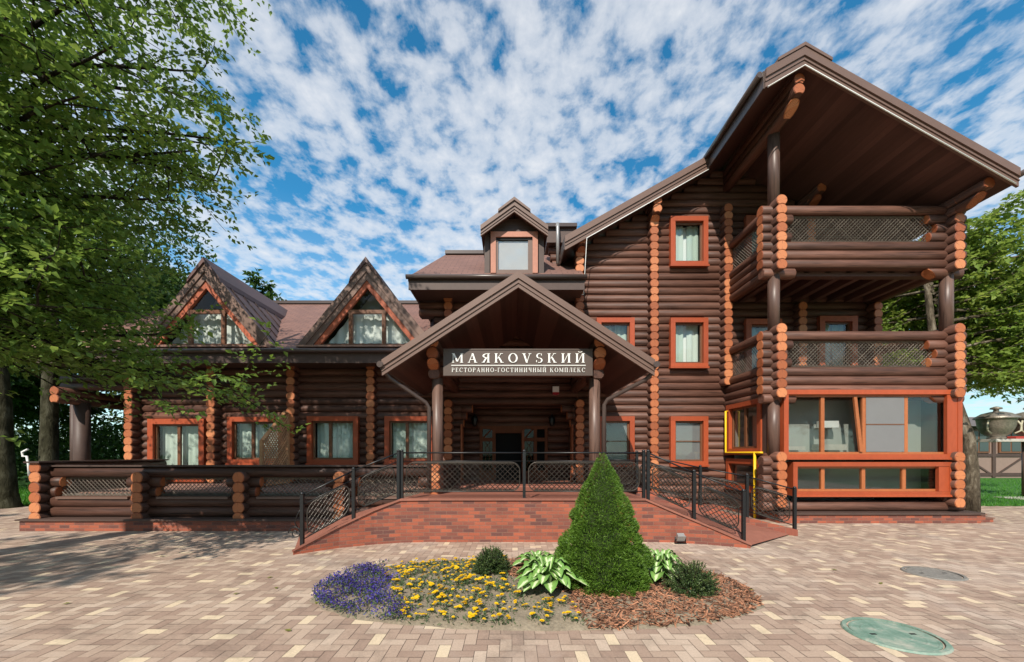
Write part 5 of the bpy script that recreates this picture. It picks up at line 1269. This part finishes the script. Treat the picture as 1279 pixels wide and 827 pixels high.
# small pale stones, weeds on the soil
rng = np.random.RandomState(13); W_ = []
while len(W_) < 1500:
    x, y = rng.uniform(-1.6, .3), rng.uniform(3.6, 5.9)
    if in_bed(x, y, .97) and x > -1.3: W_.append((x, y, bed_z(x, y)))
W_ = np.array(W_); n = len(W_)
tag(obj('soil_weeds', leaf_mesh('soil_weeds', W_, rand_unit(rng, n) + [0, 0, .8], rand_unit(rng, n), rng.uniform(.02, .06, n), .22, rng.rand(n), m_fleaf), None), 'sparse thin weeds on the dry soil between the yellow flowers', 'weeds', kind='stuff')
# fallen leaves on the paving
rr = random.Random(77)
lf_me = None
for i in range(14):
    x, y = rr.uniform(-5.5, -1.2) if i < 10 else rr.uniform(2.5, 5), rr.uniform(3.2, 6.2)
    if lf_me is None: lf_me = leaf_mesh('fallen_leaf', [(0, 0, .006), ], [(1, 0, .05)], [(0, 0, 1)], [.075], .6, [.9], leaf_material('fallen leaf', (.1, .12, .02), (.14, .15, .03), (.2, .2, .04), .1), .08)
    o = bpy.data.objects.new('fallen_leaf', lf_me); C.objects.link(o); o.location = (x, y, .002); o.rotation_euler = (0, 0, rr.uniform(0, 6.28)); tag(o, 'small yellow green leaf lying on the paving', 'leaf', 'leaves fallen on the paving')

# ------------------------------------------------------------------ things at the right edge
def cauldron(x, y, z, label):
    c = empty('steel_cauldron', (x, y, z), label, 'cauldron', 'steel cauldrons on the shelf')
    m = MB(); m.lathe([(0, .0), (.22, .0), (.25, .06), (.22, .1), (.36, .2), (.47, .45), (.5, .7), (.52, .74)], (x, y, z), 24); obj('pot', m, m_cast, c)
    m = MB(); m.lathe([(.57, .74), (.58, .78), (.50, .84), (.36, .94), (.16, 1.0), (.08, 1.01), (.07, 1.08), (.16, 1.1), (.15, 1.15), (.05, 1.19), (0, 1.2)], (x, y, z), 24); obj('lid', m, m_cast, c)
    m = MB()
    for s in (-1, 1): m.tube([(x + s * .52, y - .2, z + .66), (x + s * .62, y - .24, z + .5), (x + s * .6, y - .24, z + .3), (x + s * .42, y - .2, z + .2)], .03, 6)
    obj('handle', m, mat('pale handle', (.42, .38, .27), .5), c)
cauldron(17.75, 14.6, 2.1, 'big lidded steel cauldron on the left end of the wooden shelf'); cauldron(18.98, 14.6, 2.1, 'big lidded steel cauldron at the picture edge on the shelf')
mb = MB(); SH = empty('wooden_shelf', (18.6, 14.6, 0), 'weathered high shelf on posts carrying the steel cauldrons', 'shelf')
mb.box(17.25, 19.7, 14.2, 15.0, 2.0, 2.1); obj('board', mb, m_concrete, SH)
for x in (18.85, 19.6):
    mb = MB(); mb.tube([(x, 14.6, 0), (x, 14.6, 2.0)], .11, 12); obj('post', mb, m_logz, SH)
mb = MB(); mb.box(18.1, 18.6, 14.3, 14.9, 2.1, 2.16); mb.prism([(18.12, 14.32, 2.16), (18.58, 14.32, 2.16), (18.5, 14.4, 2.2), (18.2, 14.4, 2.2)], (0, .4, 0)); tag(obj('red_tray', mb, mat('red tray', (.33, .04, .03), .5), None, (18.35, 14.6, 2.1)), 'flat red tray lying between the two steel cauldrons', 'tray')
hs = empty('half_timbered_house', (36, 27, 0), 'low half timbered house with pinkish plaster across the right lawn', 'house')
mb = MB(); mb.box(27, 46, 26, 34, -.1, 3.4); obj('wall', mb, m_plaster, hs)
mb = MB()
for x in (27.1, 29.2, 31.3, 33.4, 35.5, 37.6, 40): mb.box(x, x + .22, 25.93, 26.05, 0, 3.4)
for z in (.1, 1.35, 3.2): mb.box(27, 46, 25.94, 26.04, z, z + .2)
for x in (27.3, 31.5, 35.7): mb.prism([(x + .2, 25.95, .3), (x + .4, 25.95, .3), (x + 2.0, 25.95, 1.35), (x + 1.8, 25.95, 1.35)], (0, .05, 0)); mb.prism([(x + 2.1, 25.95, 1.35), (x + 2.3, 25.95, 1.35), (x + 3.9, 25.95, .3), (x + 3.7, 25.95, .3)], (0, .05, 0))
obj('timber_frame', mb, m_dfasc, hs)
for x in (29.6, 31.7, 33.8, 37.9):
    mb = MB(); mb.box(x, x + 1.5, 25.9, 26.02, 1.6, 3.1); w_o = obj('window', mb, m_frame, hs)
    mb = MB(); mb.box(x + .12, x + .7, 25.88, 25.9, 1.7, 3.0); mb.box(x + .8, x + 1.38, 25.88, 25.9, 1.7, 3.0); obj('pane', mb, mat('dull pane', (.05, .07, .07), .12), w_o)
mb = MB(); mb.prism([(26.3, 25.2, 3.3), (26.3, 30, 4.3), (26.3, 35, 3.3)], (20.5, 0, 0)); obj('roof', mb, m_roofgrey, hs)
# ------------------------------------------------------------------ things at the left edge
mb = MB(); mb.box(-13.4, -12.3, 12.2, 12.9, .55, 1.05); mb.prism([(-13.4, 12.2, 1.05), (-12.3, 12.2, 1.05), (-12.6, 12.4, 1.2), (-13.2, 12.4, 1.2)], (0, .4, 0)); mb.box(-13.3, -12.4, 12.25, 12.85, .0, .55)
tag(obj('tarpaulin_pile', mb, m_tar, None, (-12.85, 12.5, 0)), 'blue tarpaulin covered pile behind the left corner of the balustrade', 'tarpaulin')
mb = MB(); mb.tube([(-13.55, 11.15, 1.7), (-13.68, 11.12, 1.62), (-13.66, 11.12, 1.5), (-13.55, 11.12, 1.5), (-13.5, 11.12, 1.25), (-13.48, 11.12, .95)], .028, 8)
tag(obj('hose', mb, m_white, None, (-13.55, 11.12, .9)), 'short pale hose hanging on the slimmer trunk at the left', 'hose')
